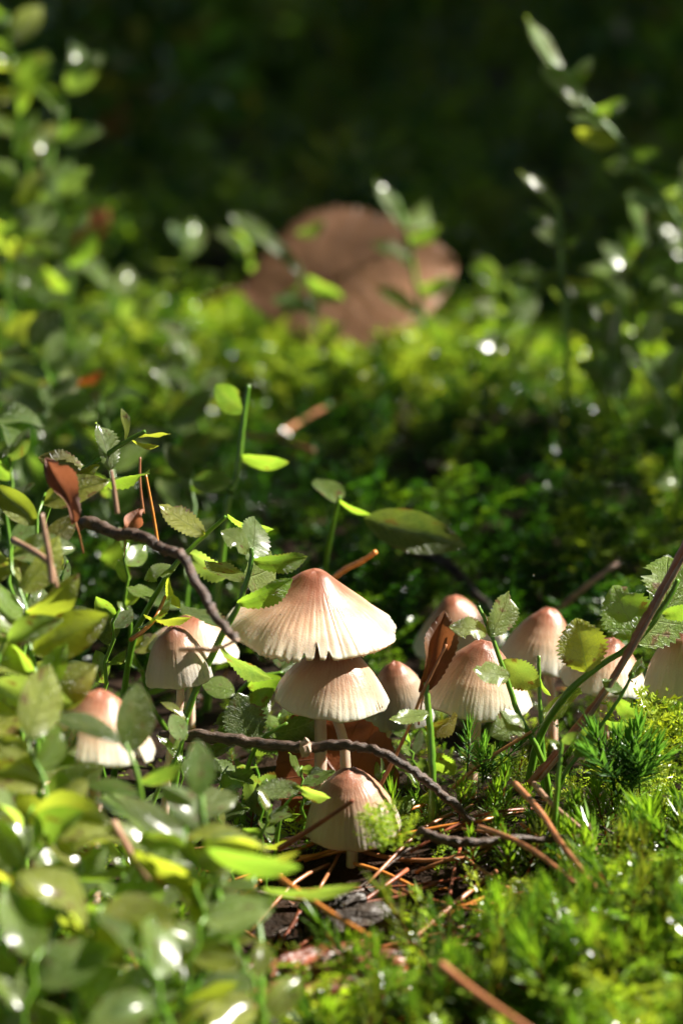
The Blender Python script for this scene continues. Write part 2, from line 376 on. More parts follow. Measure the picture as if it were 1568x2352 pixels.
# ------------------------------------------------------------------ ground
def build_ground():
    gx = np.sinh(np.linspace(-5.6, 5.6, 190))/np.sinh(5.6)*60
    gy = np.sinh(np.linspace(-5.0, 5.6, 230))/np.sinh(5.6)*60 + 0.0
    X, Y = np.meshgrid(gx, gy); Z = H(X, Y)+0.0018*snoise(X, Y, 40, 3)*np.exp(-(X**2+Y**2))
    V = np.stack([X.ravel(), Y.ravel(), Z.ravel()], 1); nx = len(gx); F = []
    for j in range(len(gy)-1):
        for i in range(nx-1):
            a = j*nx+i; F.append((a, a+1, a+nx+1, a+nx))
    o = link('ground', mesh('ground', V, F, M_GROUND)); o['kind'] = 'structure'; return o
build_ground()

# ------------------------------------------------------------------ mushrooms
PROF = {'umbo': [(0, 1), (.07, .99), (.15, .955), (.22, .87), (.30, .77), (.45, .605), (.62, .44), (.80, .25), (.93, .095), (1, 0)],
        'bell': [(0, 1), (.10, .985), (.22, .93), (.38, .80), (.55, .63), (.72, .435), (.87, .225), (.96, .08), (1, -.01)],
        'tall': [(0, 1), (.12, .985), (.28, .925), (.45, .825), (.62, .68), (.78, .48), (.90, .265), (.97, .095), (1, -.01)]}
def prof(kind, t):
    p = PROF[kind]; xs = [a for a, _ in p]; ys = np.array([b for _, b in p])
    fine = np.linspace(0, 1, 401); y = np.interp(fine, xs, ys)
    k = np.exp(-np.linspace(-2, 2, 25)**2); k /= k.sum()
    yp = np.concatenate([y[1:13][::-1], y, 2*y[-1]-y[-13:-1][::-1]]); y = np.convolve(yp, k, 'valid')
    return np.interp(t, fine, y)
def mushroom(label, apex, wpx, vbot, d, base, kind='bell', tilt=(0, 0), brown=0.0, seed=0, torn=0.0, ribs=44, group=None, notch=(), hq=True, stem_px=17):
    """apex (u, v) and lower rim vbot in the photo, wpx its width, base (u, v) where the stem meets the ground"""
    Rm = px(wpx/2, d); elev = PITCH+math.atan((vbot-1176)/FPX)
    tot = px(vbot-apex[1], d); Hc = max((tot-Rm*math.sin(elev))/math.cos(elev), Rm*0.5)
    top = P(*apex, d); bp = P(*base, d); gz = Hf(bp.x, bp.y)
    bpt = Vector((bp.x, bp.y, min(bp.z, gz)-0.004))
    root = thing('mushroom', bpt, label, 'mushroom', group)
    rs = np.random.default_rng(seed+100)
    NA, NR = (360, 40) if hq else (160, 24)
    th = np.linspace(0, 2*np.pi, NA, endpoint=False); t = np.linspace(0, 1, NR+1)[1:]**0.85
    ph = rs.uniform(0, 6.28, 6); warp = 0.35*np.sin(th*3+ph[0])/ribs*3+0.25*np.sin(th*5+ph[1])/ribs*3
    brk = np.cumsum(rs.uniform(.55, 1.45, ribs)); brk = np.concatenate([[0], brk/brk[-1]])*2*np.pi
    phi = np.interp(th, brk, np.arange(ribs+1)); rib = np.abs(np.sin(np.pi*phi))**0.6
    ramp_ = rs.uniform(.25, 1.5, ribs)[np.minimum(phi.astype(int), ribs-1)]
    amp = ramp_*(0.9+0.3*np.sin(th*2+ph[2]))
    rimz = Rm*(0.030*np.sin(th*2+ph[4])+0.018*np.sin(th*3+ph[5])+0.010*np.sin(th*7+ph[0])+0.008*np.sin(th*13+ph[1]))
    rimr = 1+0.018*np.sin(th*2+ph[2])+0.014*np.sin(th*5+ph[3])+0.008*np.sin(th*17+ph[0])+0.006*rib
    rimr = rimr+torn*0.010*np.interp(th, np.linspace(0, 6.29, 70), rs.uniform(-1, 1, 70))
    front = np.exp(-((th-4.45)/.42)**2); rimz = rimz-torn*Rm*0.055*front*rib**2*np.interp(th, brk[:-1], rs.uniform(.2, 1.2, ribs))
    cut = np.zeros(NA)
    for (a, wd, dp) in notch:
        cut = np.maximum(cut, dp*np.clip(1-(np.abs((th-a+np.pi) % (2*np.pi)-np.pi)/wd)**2, 0, 1))
    def sheet(off):
        Z0 = prof(kind, t)*Hc
        V = np.zeros((NR, NA, 3))
        for i, tt in enumerate(t):
            e = np.clip((tt-0.30)/0.45, 0, 1)**1.2; er = np.clip((tt-.72)/.28, 0, 1)**1.5
            k = np.minimum(tt, 1-cut)
            r = Rm*k*(1+(rimr-1)*er); z = prof(kind, k)*Hc+rimz*er
            dsp = (0.00017 if kind == 'umbo' else 0.00010)*(Rm/0.0174)*(rib-0.55)*amp*e + 0.00012*np.sin(th*3+tt*9+ph[1])
            r = r+dsp*0.5; z = z+dsp*0.85
            V[i, :, 0] = r*np.cos(th); V[i, :, 1] = r*np.sin(th); V[i, :, 2] = z-off*(1-0.72*tt)
        return V
    outer = sheet(0.0); inner = sheet(0.0017*Rm/0.0174)
    inner[-1, :, :2] *= 0.992
    vs_ = [np.array([[0, 0, Hc]]), outer.reshape(-1, 3), inner[::2].reshape(-1, 3) if False else inner.reshape(-1, 3), np.array([[0, 0, Hc-0.0017]])]
    V = np.concatenate(vs_); F = []; o0 = 1; i0 = 1+NR*NA
    uvs = np.zeros((len(V), 2)); uvs[0] = (0, 0)
    for i in range(NR):
        uvs[o0+i*NA:o0+(i+1)*NA, 0] = np.abs(th/np.pi-1)*0.5; uvs[o0+i*NA:o0+(i+1)*NA, 1] = t[i]
        uvs[i0+i*NA:i0+(i+1)*NA, 0] = np.abs(th/np.pi-1)*0.5; uvs[i0+i*NA:i0+(i+1)*NA, 1] = 0.9
    for a in range(NA):
        b_ = (a+1) % NA
        F.append((0, o0+a, o0+b_)); F.append((len(V)-1, i0+b_, i0+a))
        for i in range(NR-1):
            F.append((o0+i*NA+a, o0+(i+1)*NA+a, o0+(i+1)*NA+b_, o0+i*NA+b_))
            F.append((i0+i*NA+b_, i0+(i+1)*NA+b_, i0+(i+1)*NA+a, i0+i*NA+a))
        e = (NR-1)*NA
        F.append((o0+e+a, i0+e+a, i0+e+b_, o0+e+b_))
    M = Matrix.Translation(top-root.location) @ Matrix.Rotation(R(tilt[0]), 4, 'X') @ Matrix.Rotation(R(tilt[1]), 4, 'Y') @ Matrix.Translation((0, 0, -Hc))
    cap = link('cap', mesh('cap', V, F, M_CAP, True, uvs), root); cap.matrix_local = M; cap.color = (brown, 0, 0, 1)
    # gills: thin radial blades under the cap
    GV, GF = [], []; ng = ribs+6
    for g in range(ng):
        a = 2*math.pi*g/ng+rs.uniform(-.02, .02); a2 = int(a/(2*math.pi)*NA) % NA; full = g % 2 == 0
        r0 = 0.16 if full else 0.5; rr = np.linspace(r0, min(0.965, 1-cut[a2]*0.35), 8); s0 = len(GV)
        for q, x in enumerate(rr):
            zt = float(prof(kind, x))*Hc-0.0017*(Rm/.0174)*(1-.72*x)-0.0002+0.0003+rimz[a2]*max(0, (x-.72)/.28)**1.5
            dep = (0.0030 if full else 0.0018)*Rm/0.0174*(math.sin(math.pi*(q+0.6)/8.2))**0.6
            for w_ in (-1, 1):
                off = 0.00010*w_
                GV.append((Rm*x*math.cos(a)-off*math.sin(a), Rm*x*math.sin(a)+off*math.cos(a), zt))
            GV.append((Rm*x*math.cos(a), Rm*x*math.sin(a), zt-dep))
        for q in range(7):
            b0 = s0+q*3
            GF += [(b0, b0+3, b0+5, b0+2), (b0+1, b0+2, b0+5, b0+4)]
    gl = link('gills', mesh('gills', GV, GF, M_GILL, False), cap); gl['kind'] = 'stuff'
    # stem
    Mw = Matrix.Translation(root.location) @ M
    tp = Mw @ Vector((0, 0, Hc-0.003)); midp = tp.lerp(bpt, 0.5)+Vector((rs.uniform(-1, 1), rs.uniform(-1, 1), 0))*0.0012
    down = (Mw.to_3x3() @ Vector((0, 0, 1)))
    path = smooth_path([tp, tp-down*(tp.z-bpt.z)*0.25, midp, bpt], 6); n = len(path); sr = px(stem_px/2, d)
    part_tube('stem', root, path, [sr*(0.85+0.35*i/(n-1)) for i in range(n)], M_STIPE, 14)
    return root
D = 0.62
G = 'clustered bonnet mushrooms'
mushroom('largest mushroom, wide pinkish brown knobbed cap with a torn rim', (724, 1310), 398, 1500, .622, (733, 1850), 'umbo', (4, 3.5), 0, 1, 1.0, 64, G, ((4.78, .035, .16), (4.63, .03, .07), (4.92, .04, .08), (4.5, .02, .05)), stem_px=26)
mushroom('cream mushroom tucked directly beneath the rim of the largest cap', (772, 1478), 268, 1645, .616, (790, 1850), 'bell', (7, 5), .2, 2, 0, 54, G, stem_px=22)
mushroom('narrow brownish mushroom half hidden beside the cap beneath the largest one', (905, 1519), 158, 1678, .645, (880, 1830), 'tall', (3, -6), .35, 3, 0, 36, G, stem_px=20)
mushroom('pale mushroom rising behind the curled brown leaf', (1040, 1369), 206, 1512, .70, (1016, 1720), 'bell', (2, -6), .02, 4, 0, 46, G, stem_px=18)
mushroom('wide cream mushroom behind the leafy sprig, its slim stem bare', (1112, 1472), 256, 1647, .622, (1078, 1770), 'bell', (5, 7), .12, 5, 0, 56, G, stem_px=24)
mushroom('shaded beige mushroom behind the single round leaf', (1262, 1396), 204, 1547, .665, (1270, 1700), 'bell', (2, 8), .05, 6, 0, 46, G, stem_px=20)
mushroom('cream mushroom crossed by the reddish dry stalk', (1406, 1466), 206, 1598, .65, (1395, 1720), 'bell', (3, 9), .0, 7, .6, 40, G, stem_px=18)
mushroom('beige mushroom standing past the reddish dry stalk, away from the others', (1585, 1436), 220, 1604, .63, (1590, 1800), 'tall', (2, -3), .15, 8, 0, 44, G, stem_px=22)
mushroom('small orange brown bell mushroom in front of a paler one', (400, 1438), 158, 1580, .60, (362, 1740), 'tall', (2, -4), .45, 9, 0, 36, G, stem_px=19)
mushroom('pale mushroom standing behind the small orange brown bell mushroom', (452, 1410), 216, 1522, .655, (440, 1740), 'bell', (0, 6), .05, 10, 0, 40, G, stem_px=18)
mushroom('torn orange topped mushroom among out of focus leaves', (232, 1586), 275, 1755, .55, (200, 1870), 'bell', (2, 6), .15, 11, 1.0, 36, G, ((4.15, .3, .4), (5.6, .12, .3)), stem_px=30)
mushroom('low brown bell mushroom in front of the big brown fallen leaf', (800, 1765), 226, 1945, .592, (805, 1990), 'tall', (4, -4), .7, 12, 0, 40, G, stem_px=24)
mushroom('dim grey beige mushroom deep among blurred leaves', (70, 1765), 190, 1880, .575, (75, 1985), 'bell', (0, 0), .35, 13, 0, 36, G, stem_px=22, hq=False)

# ------------------------------------------------------------------ sprigs in focus
sprig('upright bilberry sprig whose leaf leans on the largest cap', [(425, 1660, .603), (500, 1480, .601), (548, 1390, .60), (575, 1300, .60), (577, 1258, .60)], .00075,
      [(584, 1294, 710, 1283, .60, .004, 38, .42, 'm', 1), (577, 1262, 512, 1222, .60, -.004, 40, .72, 'p', 3), (549, 1392, 676, 1333, .598, .002, 42, .46, 'f', 1),
       (578, 1290, 588, 1185, .604, .010, 35, .55, 'w', 0), (560, 1335, 470, 1290, .602, .006, 50, .5, 'w', 2), (520, 1440, 420, 1395, .625, .012, None, .55, 'w', 2),
       (500, 1490, 620, 1565, .60, -.004, 62, .42, 'd', 1), (565, 1330, 640, 1300, .612, .01, 20, .9, 'p', 0)])
sprig('tall smooth leaved bilberry stem rising out of dark moss', [(520, 1180, .69), (540, 1110, .69), (550, 1045, .69), (560, 960, .69), (571, 885, .69)], .0009,
      [(550, 1052, 664, 1066, .69, 0, 55, .5, 'f', 5), (562, 945, 490, 885, .69, .004, -20, .62, 'm', 5), (535, 1120, 438, 1100, .69, .01, 35, .45, 'm', 5)])
sprig('bilberry sprig with frayed pale leaves in front of a wide cream cap', [(1245, 1750, .606), (1190, 1640, .604), (1150, 1520, .602), (1120, 1440, .602), (1098, 1392, .602)], .00065,
      [(1128, 1462, 1172, 1358, .601, .004, None, .62, 'w', 4), (1122, 1448, 1036, 1440, .601, -.004, None, .55, 'p', 3), (1152, 1520, 1238, 1580, .604, .004, 15, .62, 'w', 0),
       (1170, 1555, 1085, 1540, .599, -.003, None, .62, 'p', 2), (1200, 1645, 1130, 1690, .60, -.004, None, .8, 'w', 3)])
sprig('arching bilberry stem with round leaves crossing the reddish dry stalk', [(1215, 1790, .61), (1248, 1670, .606), (1330, 1565, .602), (1462, 1470, .60), (1530, 1380, .60), (1556, 1330, .60)], .00085,
      [(1348, 1544, 1322, 1420, .599, 0, 4, .92, 'y', 0), (1466, 1470, 1405, 1345, .598, 0, 8, .86, 'f', 2), (1530, 1385, 1530, 1270, .603, .006, 15, .9, 'f', 3), (1520, 1410, 1620, 1400, .60, 0, 40, .55, 'f', 2),
       (1470, 1480, 1585, 1330, .612, .01, 30, .6, 'm', 0)])
sprig('short thick green stem carrying a curled brown dead leaf', [(992, 1790, .600), (988, 1690, .600), (980, 1600, .60), (978, 1565, .60)], .0009,
      [(985, 1640, 893, 1655, .597, -.004, 35, .42, 'p', 2), (985, 1680, 1060, 1650, .607, .008, 50, .5, 'b', 3), (990, 1730, 1040, 1780, .604, .004, 30, .7, 'f', 2)])
sprig('bare green stem standing between two cream caps', [(1248, 1770, .612), (1243, 1680, .612), (1238, 1590, .612), (1236, 1505, .612)], .00065,
      [(1243, 1640, 1330, 1590, .622, .01, 60, .7, 'm', 2), (1238, 1560, 1262, 1600, .612, 0, 60, .3, 'f', 1)])
sprig('small leafy shoot in front of the reddish dry stalk', [(1290, 1790, .597), (1340, 1720, .596), (1390, 1650, .595), (1430, 1590, .594), (1452, 1545, .593)], .0005,
      [(1445, 1560, 1475, 1510, .593, 0, 35, .6, 'm', 4), (1430, 1595, 1380, 1560, .594, 0, 30, .6, 'm', 2), (1415, 1610, 1460, 1650, .595, 0, 30, .7, 'm', 3), (1370, 1670, 1320, 1740, .595, 0, 25, .75, 'm', 2), (1385, 1655, 1445, 1670, .596, .0, 50, .5, 'm', 1)])
sprig('side shoot with split yellow tips above the blurred dark branch', [(90, 1250, .62), (150, 1110, .612), (215, 1065, .608), (290, 1015, .606), (335, 990, .605)], .0007,
      [(258, 1078, 225, 968, .606, .002, None, .6, 'w', 4), (292, 1010, 282, 938, .606, -.002, 55, .38, 'y', 1), (315, 1000, 392, 995, .606, 0, 60, .28, 'y', 2), (300, 1012, 365, 1028, .606, 0, 62, .3, 'y', 1),
       (200, 1080, 88, 1045, .608, .0, 40, .5, 'b', 3), (175, 1105, 345, 1090, .606, 0, 62, .36, 'f', 4), (220, 1060, 175, 1130, .606, -.004, 50, .6, 'y', 3)])
sprig('dark glossy bilberry leaf tipped by a bright water drop', [(745, 1330, .70), (765, 1200, .69), (780, 1140, .685)], .0007,
      [(835, 1190, 1070, 1255, .685, .0, 2, .40, (0.02, 0.07, 0.022), 5), (775, 1150, 850, 1185, .685, 0, 70, .4, 'f', 5), (775, 1150, 730, 1095, .69, .01, 45, .6, 'm', 5)])
sprig('toothed dark leaf sprig beside the crossing twig', [(560, 1850, .615), (570, 1760, .612), (600, 1700, .61), (660, 1660, .61)], .0006,
      [(575, 1720, 545, 1590, .608, 0, 15, .75, 'd', 2), (640, 1690, 760, 1640, .62, .01, 35, .5, 'd', 3), (565, 1780, 620, 1880, .606, -.004, 30, .55, 'd', 1), (562, 1800, 480, 1740, .604, 0, 35, .45, 'm', 2), (590, 1710, 690, 1700, .622, .01, 60, .5, 'd', 0)])
sprig('small wet bilberry leaves in front of the low bell mushroom', [(640, 1900, .588), (655, 1850, .587), (690, 1812, .585)], .0004,
      [(690, 1810, 588, 1815, .584, 0, None, .5, 'p', 2), (688, 1812, 760, 1835, .584, 0, 38, .5, 'p', 4), (660, 1850, 610, 1900, .586, 0, 40, .5, 'm', 0)])
sprig('young shoot with small round leaf beneath the bell mushrooms', [(350, 1850, .588), (395, 1760, .587), (420, 1700, .586), (430, 1650, .586)], .0005,
      [(420, 1700, 395, 1640, .584, 0, None, .8, 'p', 5), (400, 1720, 430, 1660, .588, .004, 50, .4, 'f', 1), (412, 1730, 360, 1690, .59, 0, 50, .4, 'f', 2), (430, 1655, 372, 1610, .586, 0, 55, .35, 'y', 1)])
sprig('pair of bright oval leaves lit in the gap under the largest cap', [(500, 1700, .66), (530, 1620, .655), (580, 1560, .65), (650, 1545, .65)], .0006,
      [(540, 1590, 465, 1570, .645, 0, 35, .8, 'f', 5), (570, 1580, 650, 1560, .648, 0, 35, .7, 'f', 5), (650, 1545, 720, 1500, .66, .01, 40, .6, 'm', 5), (520, 1620, 560, 1660, .645, 0, 50, .5, 'f', 5), (660, 1540, 640, 1480, .66, .01, 30, .6, 'd', 5)])
sprig('tiny sprig with one pale wet leaf beside the bending pine needle', [(1275, 1850, .575), (1283, 1770, .574), (1290, 1700, .574)], .0006,
      [(1290, 1705, 1330, 1685, .573, 0, 30, .7, 'w', 5), (1288, 1720, 1262, 1700, .574, 0, 40, .7, 'f', 5)])
sprig('frayed leaf sprig behind the blurred branch', [(300, 1500, .63), (345, 1390, .625), (400, 1300, .62), (470, 1230, .62), (520, 1185, .62)], .0007,
      [(470, 1230, 365, 1160, .618, 0, 25, .5, 'y', 2), (520, 1190, 628, 1222, .62, 0, 66, .4, 'f', 1), (400, 1300, 330, 1330, .62, 0, 40, .6, 'w', 3), (430, 1270, 540, 1330, .624, .004, 35, .5, 'w', 4), (360, 1370, 290, 1350, .625, 0, 45, .6, 'f', 2), (380, 1330, 410, 1400, .62, 0, 60, .5, 'y', 3), (330, 1420, 440, 1425, .615, 0, 66, .3, 'y', 1), (320, 1450, 400, 1375, .615, 0, 80, .3, 'f', 1)])

CR = 'dark bilberry leaves crowding round the stems'
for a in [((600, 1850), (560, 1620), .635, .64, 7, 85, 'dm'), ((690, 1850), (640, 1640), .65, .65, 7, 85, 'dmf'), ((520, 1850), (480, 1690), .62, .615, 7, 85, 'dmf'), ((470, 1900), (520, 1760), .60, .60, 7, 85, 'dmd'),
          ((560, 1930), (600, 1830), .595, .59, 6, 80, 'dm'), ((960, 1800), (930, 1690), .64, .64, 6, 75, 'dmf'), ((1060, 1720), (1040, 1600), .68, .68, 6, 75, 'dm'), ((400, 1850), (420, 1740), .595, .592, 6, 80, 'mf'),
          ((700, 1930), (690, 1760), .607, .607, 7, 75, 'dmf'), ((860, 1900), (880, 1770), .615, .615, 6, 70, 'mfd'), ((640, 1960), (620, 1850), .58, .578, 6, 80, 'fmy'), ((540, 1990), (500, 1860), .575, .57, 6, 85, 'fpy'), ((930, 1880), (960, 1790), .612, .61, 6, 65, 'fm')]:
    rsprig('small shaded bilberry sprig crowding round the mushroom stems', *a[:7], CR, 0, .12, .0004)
# ------------------------------------------------------------------ blurred foreground sprigs at the left
FG = 'blurred bilberry sprigs around the torn mushroom'
sprig('blurred sprig with two white glaring leaves low in the leafy thicket', [(560, 2250, .50), (500, 2050, .50), (470, 1900, .505), (455, 1750, .51)], .0007,
      [(470, 1990, 270, 1820, .50, 0, None, .36, 'w', 5), (470, 1900, 370, 1800, .505, 0, None, .6, 'w', 5), (460, 1830, 455, 1700, .505, 0, 30, .62, 'm', 5), (475, 1960, 690, 2000, .495, 0, 55, .4, 'm', 5), (500, 2030, 420, 2010, .495, 0, 60, .5, 'm', 5)])
sprig('blurred sprig with yellow curled leaves low in the leafy thicket', [(90, 2340, .50), (110, 2200, .50), (150, 2080, .50), (190, 1980, .505)], .0009,
      [(185, 1990, 90, 1915, .505, 0, 50, .5, 'y', 5), (130, 2110, 275, 2190, .495, 0, 55, .28, 'y', 5), (185, 1985, 130, 1985, .505, 0, 40, .6, 'w', 5), (120, 2150, 30, 2130, .50, 0, 60, .5, 'y', 5), (170, 2020, 310, 1990, .505, 0, 66, .4, 'f', 5)])
sprig('blurred sprig with yellow and pale long leaves over the red bark', [(600, 2300, .505), (600, 2160, .51), (580, 2060, .515), (590, 1970, .52)], .0006,
      [(585, 1985, 690, 1960, .52, 0, 60, .32, 'y', 5), (590, 2030, 505, 2040, .515, 0, 45, .5, 'm', 5), (590, 2040, 545, 2110, .51, 0, 35, .6, 'y', 5), (600, 2050, 830, 2040, .52, 0, 62, .22, 'w', 5), (600, 2150, 520, 2180, .51, 0, 60, .4, 'y', 5), (590, 2080, 420, 2060, .50, 0, 55, .5, 'd', 5)])
sprig('blurred sprig whose two dark leaves half cover the torn mushroom', [(330, 2250, .52), (345, 2000, .525), (320, 1800, .528), (285, 1700, .53)], .0006,
      [(300, 1730, 318, 1570, .53, 0, 25, .62, 'd', 5), (280, 1700, 120, 1640, .525, 0, 50, .42, 'd', 5), (325, 1800, 420, 1760, .53, 0, 45, .5, 'm', 5), (320, 1820, 200, 1800, .525, 0, 50, .45, 'm', 5), (340, 1950, 240, 1880, .52, 0, 50, .45, 'p', 5)])
fgl = [((30, 2300), (60, 1680), .50, .52, 11, 150, 'mfwy'), ((190, 2300), (290, 1950), .50, .52, 9, 150, 'fmwy'), ((400, 2260), (400, 1850), .52, .53, 9, 140, 'mwf'),
       ((-60, 2300), (40, 1420), .51, .545, 12, 155, 'mfyw'), ((60, 2200), (60, 1400), .53, .555, 11, 145, 'fmyw'),
       ((60, 2100), (100, 1130), .555, .585, 9, 120, 'fybw'), ((-40, 2150), (20, 1250), .54, .56, 11, 140, 'yfmw'),
       ((380, 2320), (420, 1900), .49, .50, 9, 150, 'mwf'), ((250, 2400), (230, 2080), .47, .48, 7, 160, 'fmyw'), ((40, 2450), (10, 2020), .47, .48, 7, 160, 'fymw'),
       ((480, 2380), (470, 2100), .48, .49, 7, 150, 'mfw'), ((-80, 2200), (-10, 1700), .52, .53, 10, 150, 'dmfw'), ((150, 2350), (70, 1850), .49, .51, 9, 150, 'mfy'),
       ((620, 2400), (560, 2200), .48, .49, 6, 130, 'fyw'), ((350, 2420), (330, 2180), .46, .47, 6, 160, 'mfw'), ((-20, 2400), (90, 2180), .46, .47, 6, 170, 'fwy')]
for a in fgl:
    rsprig('large leaved blurred bilberry sprig in the thicket around the torn mushroom', a[0], a[1], a[2], a[3], a[4], a[5]*1.2, a[6].replace('m', 'p').replace('d', 'f')+'y', FG, 1, .12, .0006)
MG = 'bilberry sprigs crowding behind the orange bell mushroom'
for a in [((120, 1500), (30, 1010), .66, .68, 10, 105, 'fmyd'), ((60, 1450), (-10, 900), .68, .70, 10, 110, 'mdfw'), ((260, 1480), (150, 1290), .64, .63, 8, 95, 'fyw'),
          ((420, 1500), (290, 1250), .66, .65, 8, 95, 'fyw'), ((330, 1420), (440, 1080), .70, .72, 8, 95, 'mfd'), ((180, 1400), (230, 900), .74, .78, 9, 110, 'dmf'),
          ((20, 1350), (110, 830), .78, .82, 9, 110, 'dmw'), ((420, 1330), (380, 960), .76, .80, 7, 120, 'dmm'), ((270, 1300), (60, 780), .82, .86, 9, 110, 'dwm'),
          ((100, 1650), (60, 1400), .61, .60, 8, 95, 'fyw'), ((230, 1650), (270, 1400), .62, .61, 8, 95, 'fyd')]:
    rsprig('bilberry sprig in the thicket behind the orange bell mushroom', *a[:7], MG, 1, .12, .0006)

# ------------------------------------------------------------------ blurred background sprigs
BG = 'out of focus bilberry sprigs in the moss behind'
sprig('slender sprig in front of the big orange fallen leaf', [(985, 790, 1.0), (965, 700, 1.0), (945, 600, 1.0), (930, 520, 1.0), (905, 450, 1.0)], .0010,
      [(930, 525, 860, 415, 1.0, 0, None, .35, 'w', 0), (935, 560, 1015, 520, 1.0, 0, 30, .5, 'm', 1), (950, 610, 850, 555, 1.0, 0, None, .45, 'w', 2), (955, 670, 1045, 640, 1.0, 0, 30, .45, 'm', 3), (970, 730, 860, 655, 1.0, 0, None, .32, 'w', 1), (930, 510, 990, 470, 1.0, .02, 30, .4, 'm', 2)], None, 1)
sprig('long leaning sprig of silvery leaves above the dark bushes', [(1600, 620, .90), (1530, 470, .90), (1400, 300, .90), (1290, 180, .90), (1215, 60, .90)], .0012,
      [(1290, 190, 1205, 40, .90, 0, None, .5, 'w', 0), (1300, 200, 1360, 130, .90, 0, 40, .5, 'm', 1), (1340, 240, 1240, 150, .89, 0, None, .55, 'w', 2), (1360, 260, 1440, 230, .90, 0, 35, .5, 'm', 3), (1390, 290, 1300, 265, .90, 0, 60, .5, 'f', 0),
       (1420, 330, 1320, 300, .88, 0, -30, .5, 'y', 1), (1440, 350, 1520, 350, .90, 0, 30, .5, 'm', 2), (1470, 390, 1380, 380, .88, 0, None, .55, 'w', 3), (1490, 410, 1560, 420, .90, 0, 40, .5, 'f', 4), (1530, 470, 1430, 450, .88, 0, None, .55, 'w', 0)], None, 1)
sprig('short upright sprig with silvery folded leaves near the big orange leaf', [(1300, 750, .88), (1290, 650, .88), (1285, 560, .88), (1280, 480, .88)], .0009,
      [(1282, 480, 1190, 395, .88, 0, None, .38, 'w', 0), (1285, 540, 1205, 475, .88, 0, None, .4, 'w', 1), (1288, 570, 1230, 530, .88, -.01, None, .5, 'w', 2), (1290, 560, 1330, 550, .88, 0, 30, .5, 'm', 3), (1295, 640, 1370, 650, .88, 0, 60, .45, 'y', 1), (1292, 620, 1220, 680, .88, 0, 30, .5, 'd', 2)], None, 1)
sprig('bent sprig with a pale green folded leaf touching the big orange leaf', [(640, 760, 1.02), (690, 640, 1.02), (640, 560, 1.02), (560, 500, 1.02)], .0010,
      [(630, 560, 525, 490, 1.0, 0, 30, .4, 'f', 0), (690, 630, 600, 545, .98, 0, 50, .4, 'd', 1), (680, 540, 750, 510, 1.0, 0, 40, .5, 'd', 2), (700, 640, 790, 690, .98, 0, 30, .45, 'm', 3), (690, 660, 640, 700, .98, 0, 30, .4, 'w', 0)], None, 1)
for a in [((1420, 1000), (1330, 640), .93, .90, 9, 120, 'wmdw'), ((1540, 1000), (1480, 560), .92, .92, 10, 120, 'wdmw'), ((1480, 1100), (1400, 780), .86, .86, 8, 115, 'wmw'),
          ((1600, 1000), (1560, 650), .88, .88, 9, 120, 'wdm'), ((1250, 900), (1150, 620), .96, .95, 7, 110, 'dmd'), ((1550, 800), (1560, 420), 1.04, 1.05, 9, 120, 'wdm'),
          ((1380, 850), (1440, 600), .98, .96, 8, 110, 'mdw'), ((1560, 1150), (1500, 850), .82, .82, 8, 110, 'wfm')]:
    rsprig('wet glinting bilberry sprig below the long silvery sprig', *a[:7], 'wet glinting sprigs below the silvery sprig', 1, .14, .0007)
for a in [((60, 900), (30, 130), .98, .98, 12, 125, 'fywm'), ((130, 850), (170, 150), .98, 1.0, 10, 110, 'wfm'), ((-30, 800), (10, 30), 1.0, 1.0, 10, 130, 'fyw'),
          ((100, 950), (130, 430), .95, .95, 9, 110, 'fmw'), ((0, 1000), (10, 520), .92, .92, 9, 110, 'mfy'), ((210, 850), (60, 620), 1.0, .98, 7, 110, 'dmw')]:
    rsprig('tall blurred bilberry sprig standing against the dark hollow', *a[:7], 'tall blurred sprigs against the dark hollow', 1, .12, .0008)
for a in [((350, 900), (400, 800), .96, .94, 6, 110, 'wmd'), ((480, 1000), (420, 790), .9, .9, 6, 110, 'wdm'), ((760, 850), (700, 700), .96, .95, 6, 90, 'mwf'), ((620, 700), (560, 560), 1.06, 1.05, 6, 90, 'mfd'),
          ((1150, 800), (1120, 640), 1.0, 1.0, 6, 100, 'dm'), ((300, 800), (250, 640), 1.05, 1.05, 6, 100, 'mdw'), ((450, 700), (430, 560), 1.12, 1.12, 6, 100, 'dm')]:
    rsprig('low blurred bilberry sprig around the big orange leaf', *a[:7], 'low sprigs around the big orange leaf', 1, .14, .0007)

# ------------------------------------------------------------------ fallen leaves
def fallen(label, base, tip, d, dd, roll, wr, col, data, zs=1.0, name='fallen_leaf', group=None):
    b0, t0 = P(*base, d), P(*tip, d+dd); ln = (t0-b0).length
    root = thing(name, b0, label, 'leaf', group)
    o = put_leaf(root, b0, t0, roll, wr, col, 0, 0, 'blade', data)
    path = smooth_path([b0+(t0-b0)*0.02, b0-(t0-b0)*0.10+Vector((0, 0, -.001)), b0-(t0-b0)*0.2+Vector((0, .002, -.004))], 4)
    part_tube('stalk', root, path, ln*0.012, M_NEEDLE, 6)
    return root
fallen('big orange brown fallen leaf propped upright in the moss', (552, 665), (1048, 598), 1.03, 0.0, -34, .78, (0.50, 0.24, 0.14), DL[2])
fallen('russet fallen leaf standing behind the low bell mushroom', (870, 1915), (672, 1640), .624, .006, 10, .86, (0.30, 0.085, 0.022), DL[0])
fallen('curled brown dead leaf caught on the short green stem', (972, 1590), (1022, 1402), .601, .004, 20, .36, (0.13, 0.062, 0.036), DL[3])
fallen('small curled pinkish dry leaf hanging over the blurred dark branch', (175, 1200), (105, 1050), .575, 0, 30, .36, (0.26, 0.12, 0.09), DL[3])
fallen('small orange dry leaf scrap lying on dark green leaves', (178, 885), (240, 855), .86, 0, 45, .4, (0.5, 0.12, 0.02), DL[0])
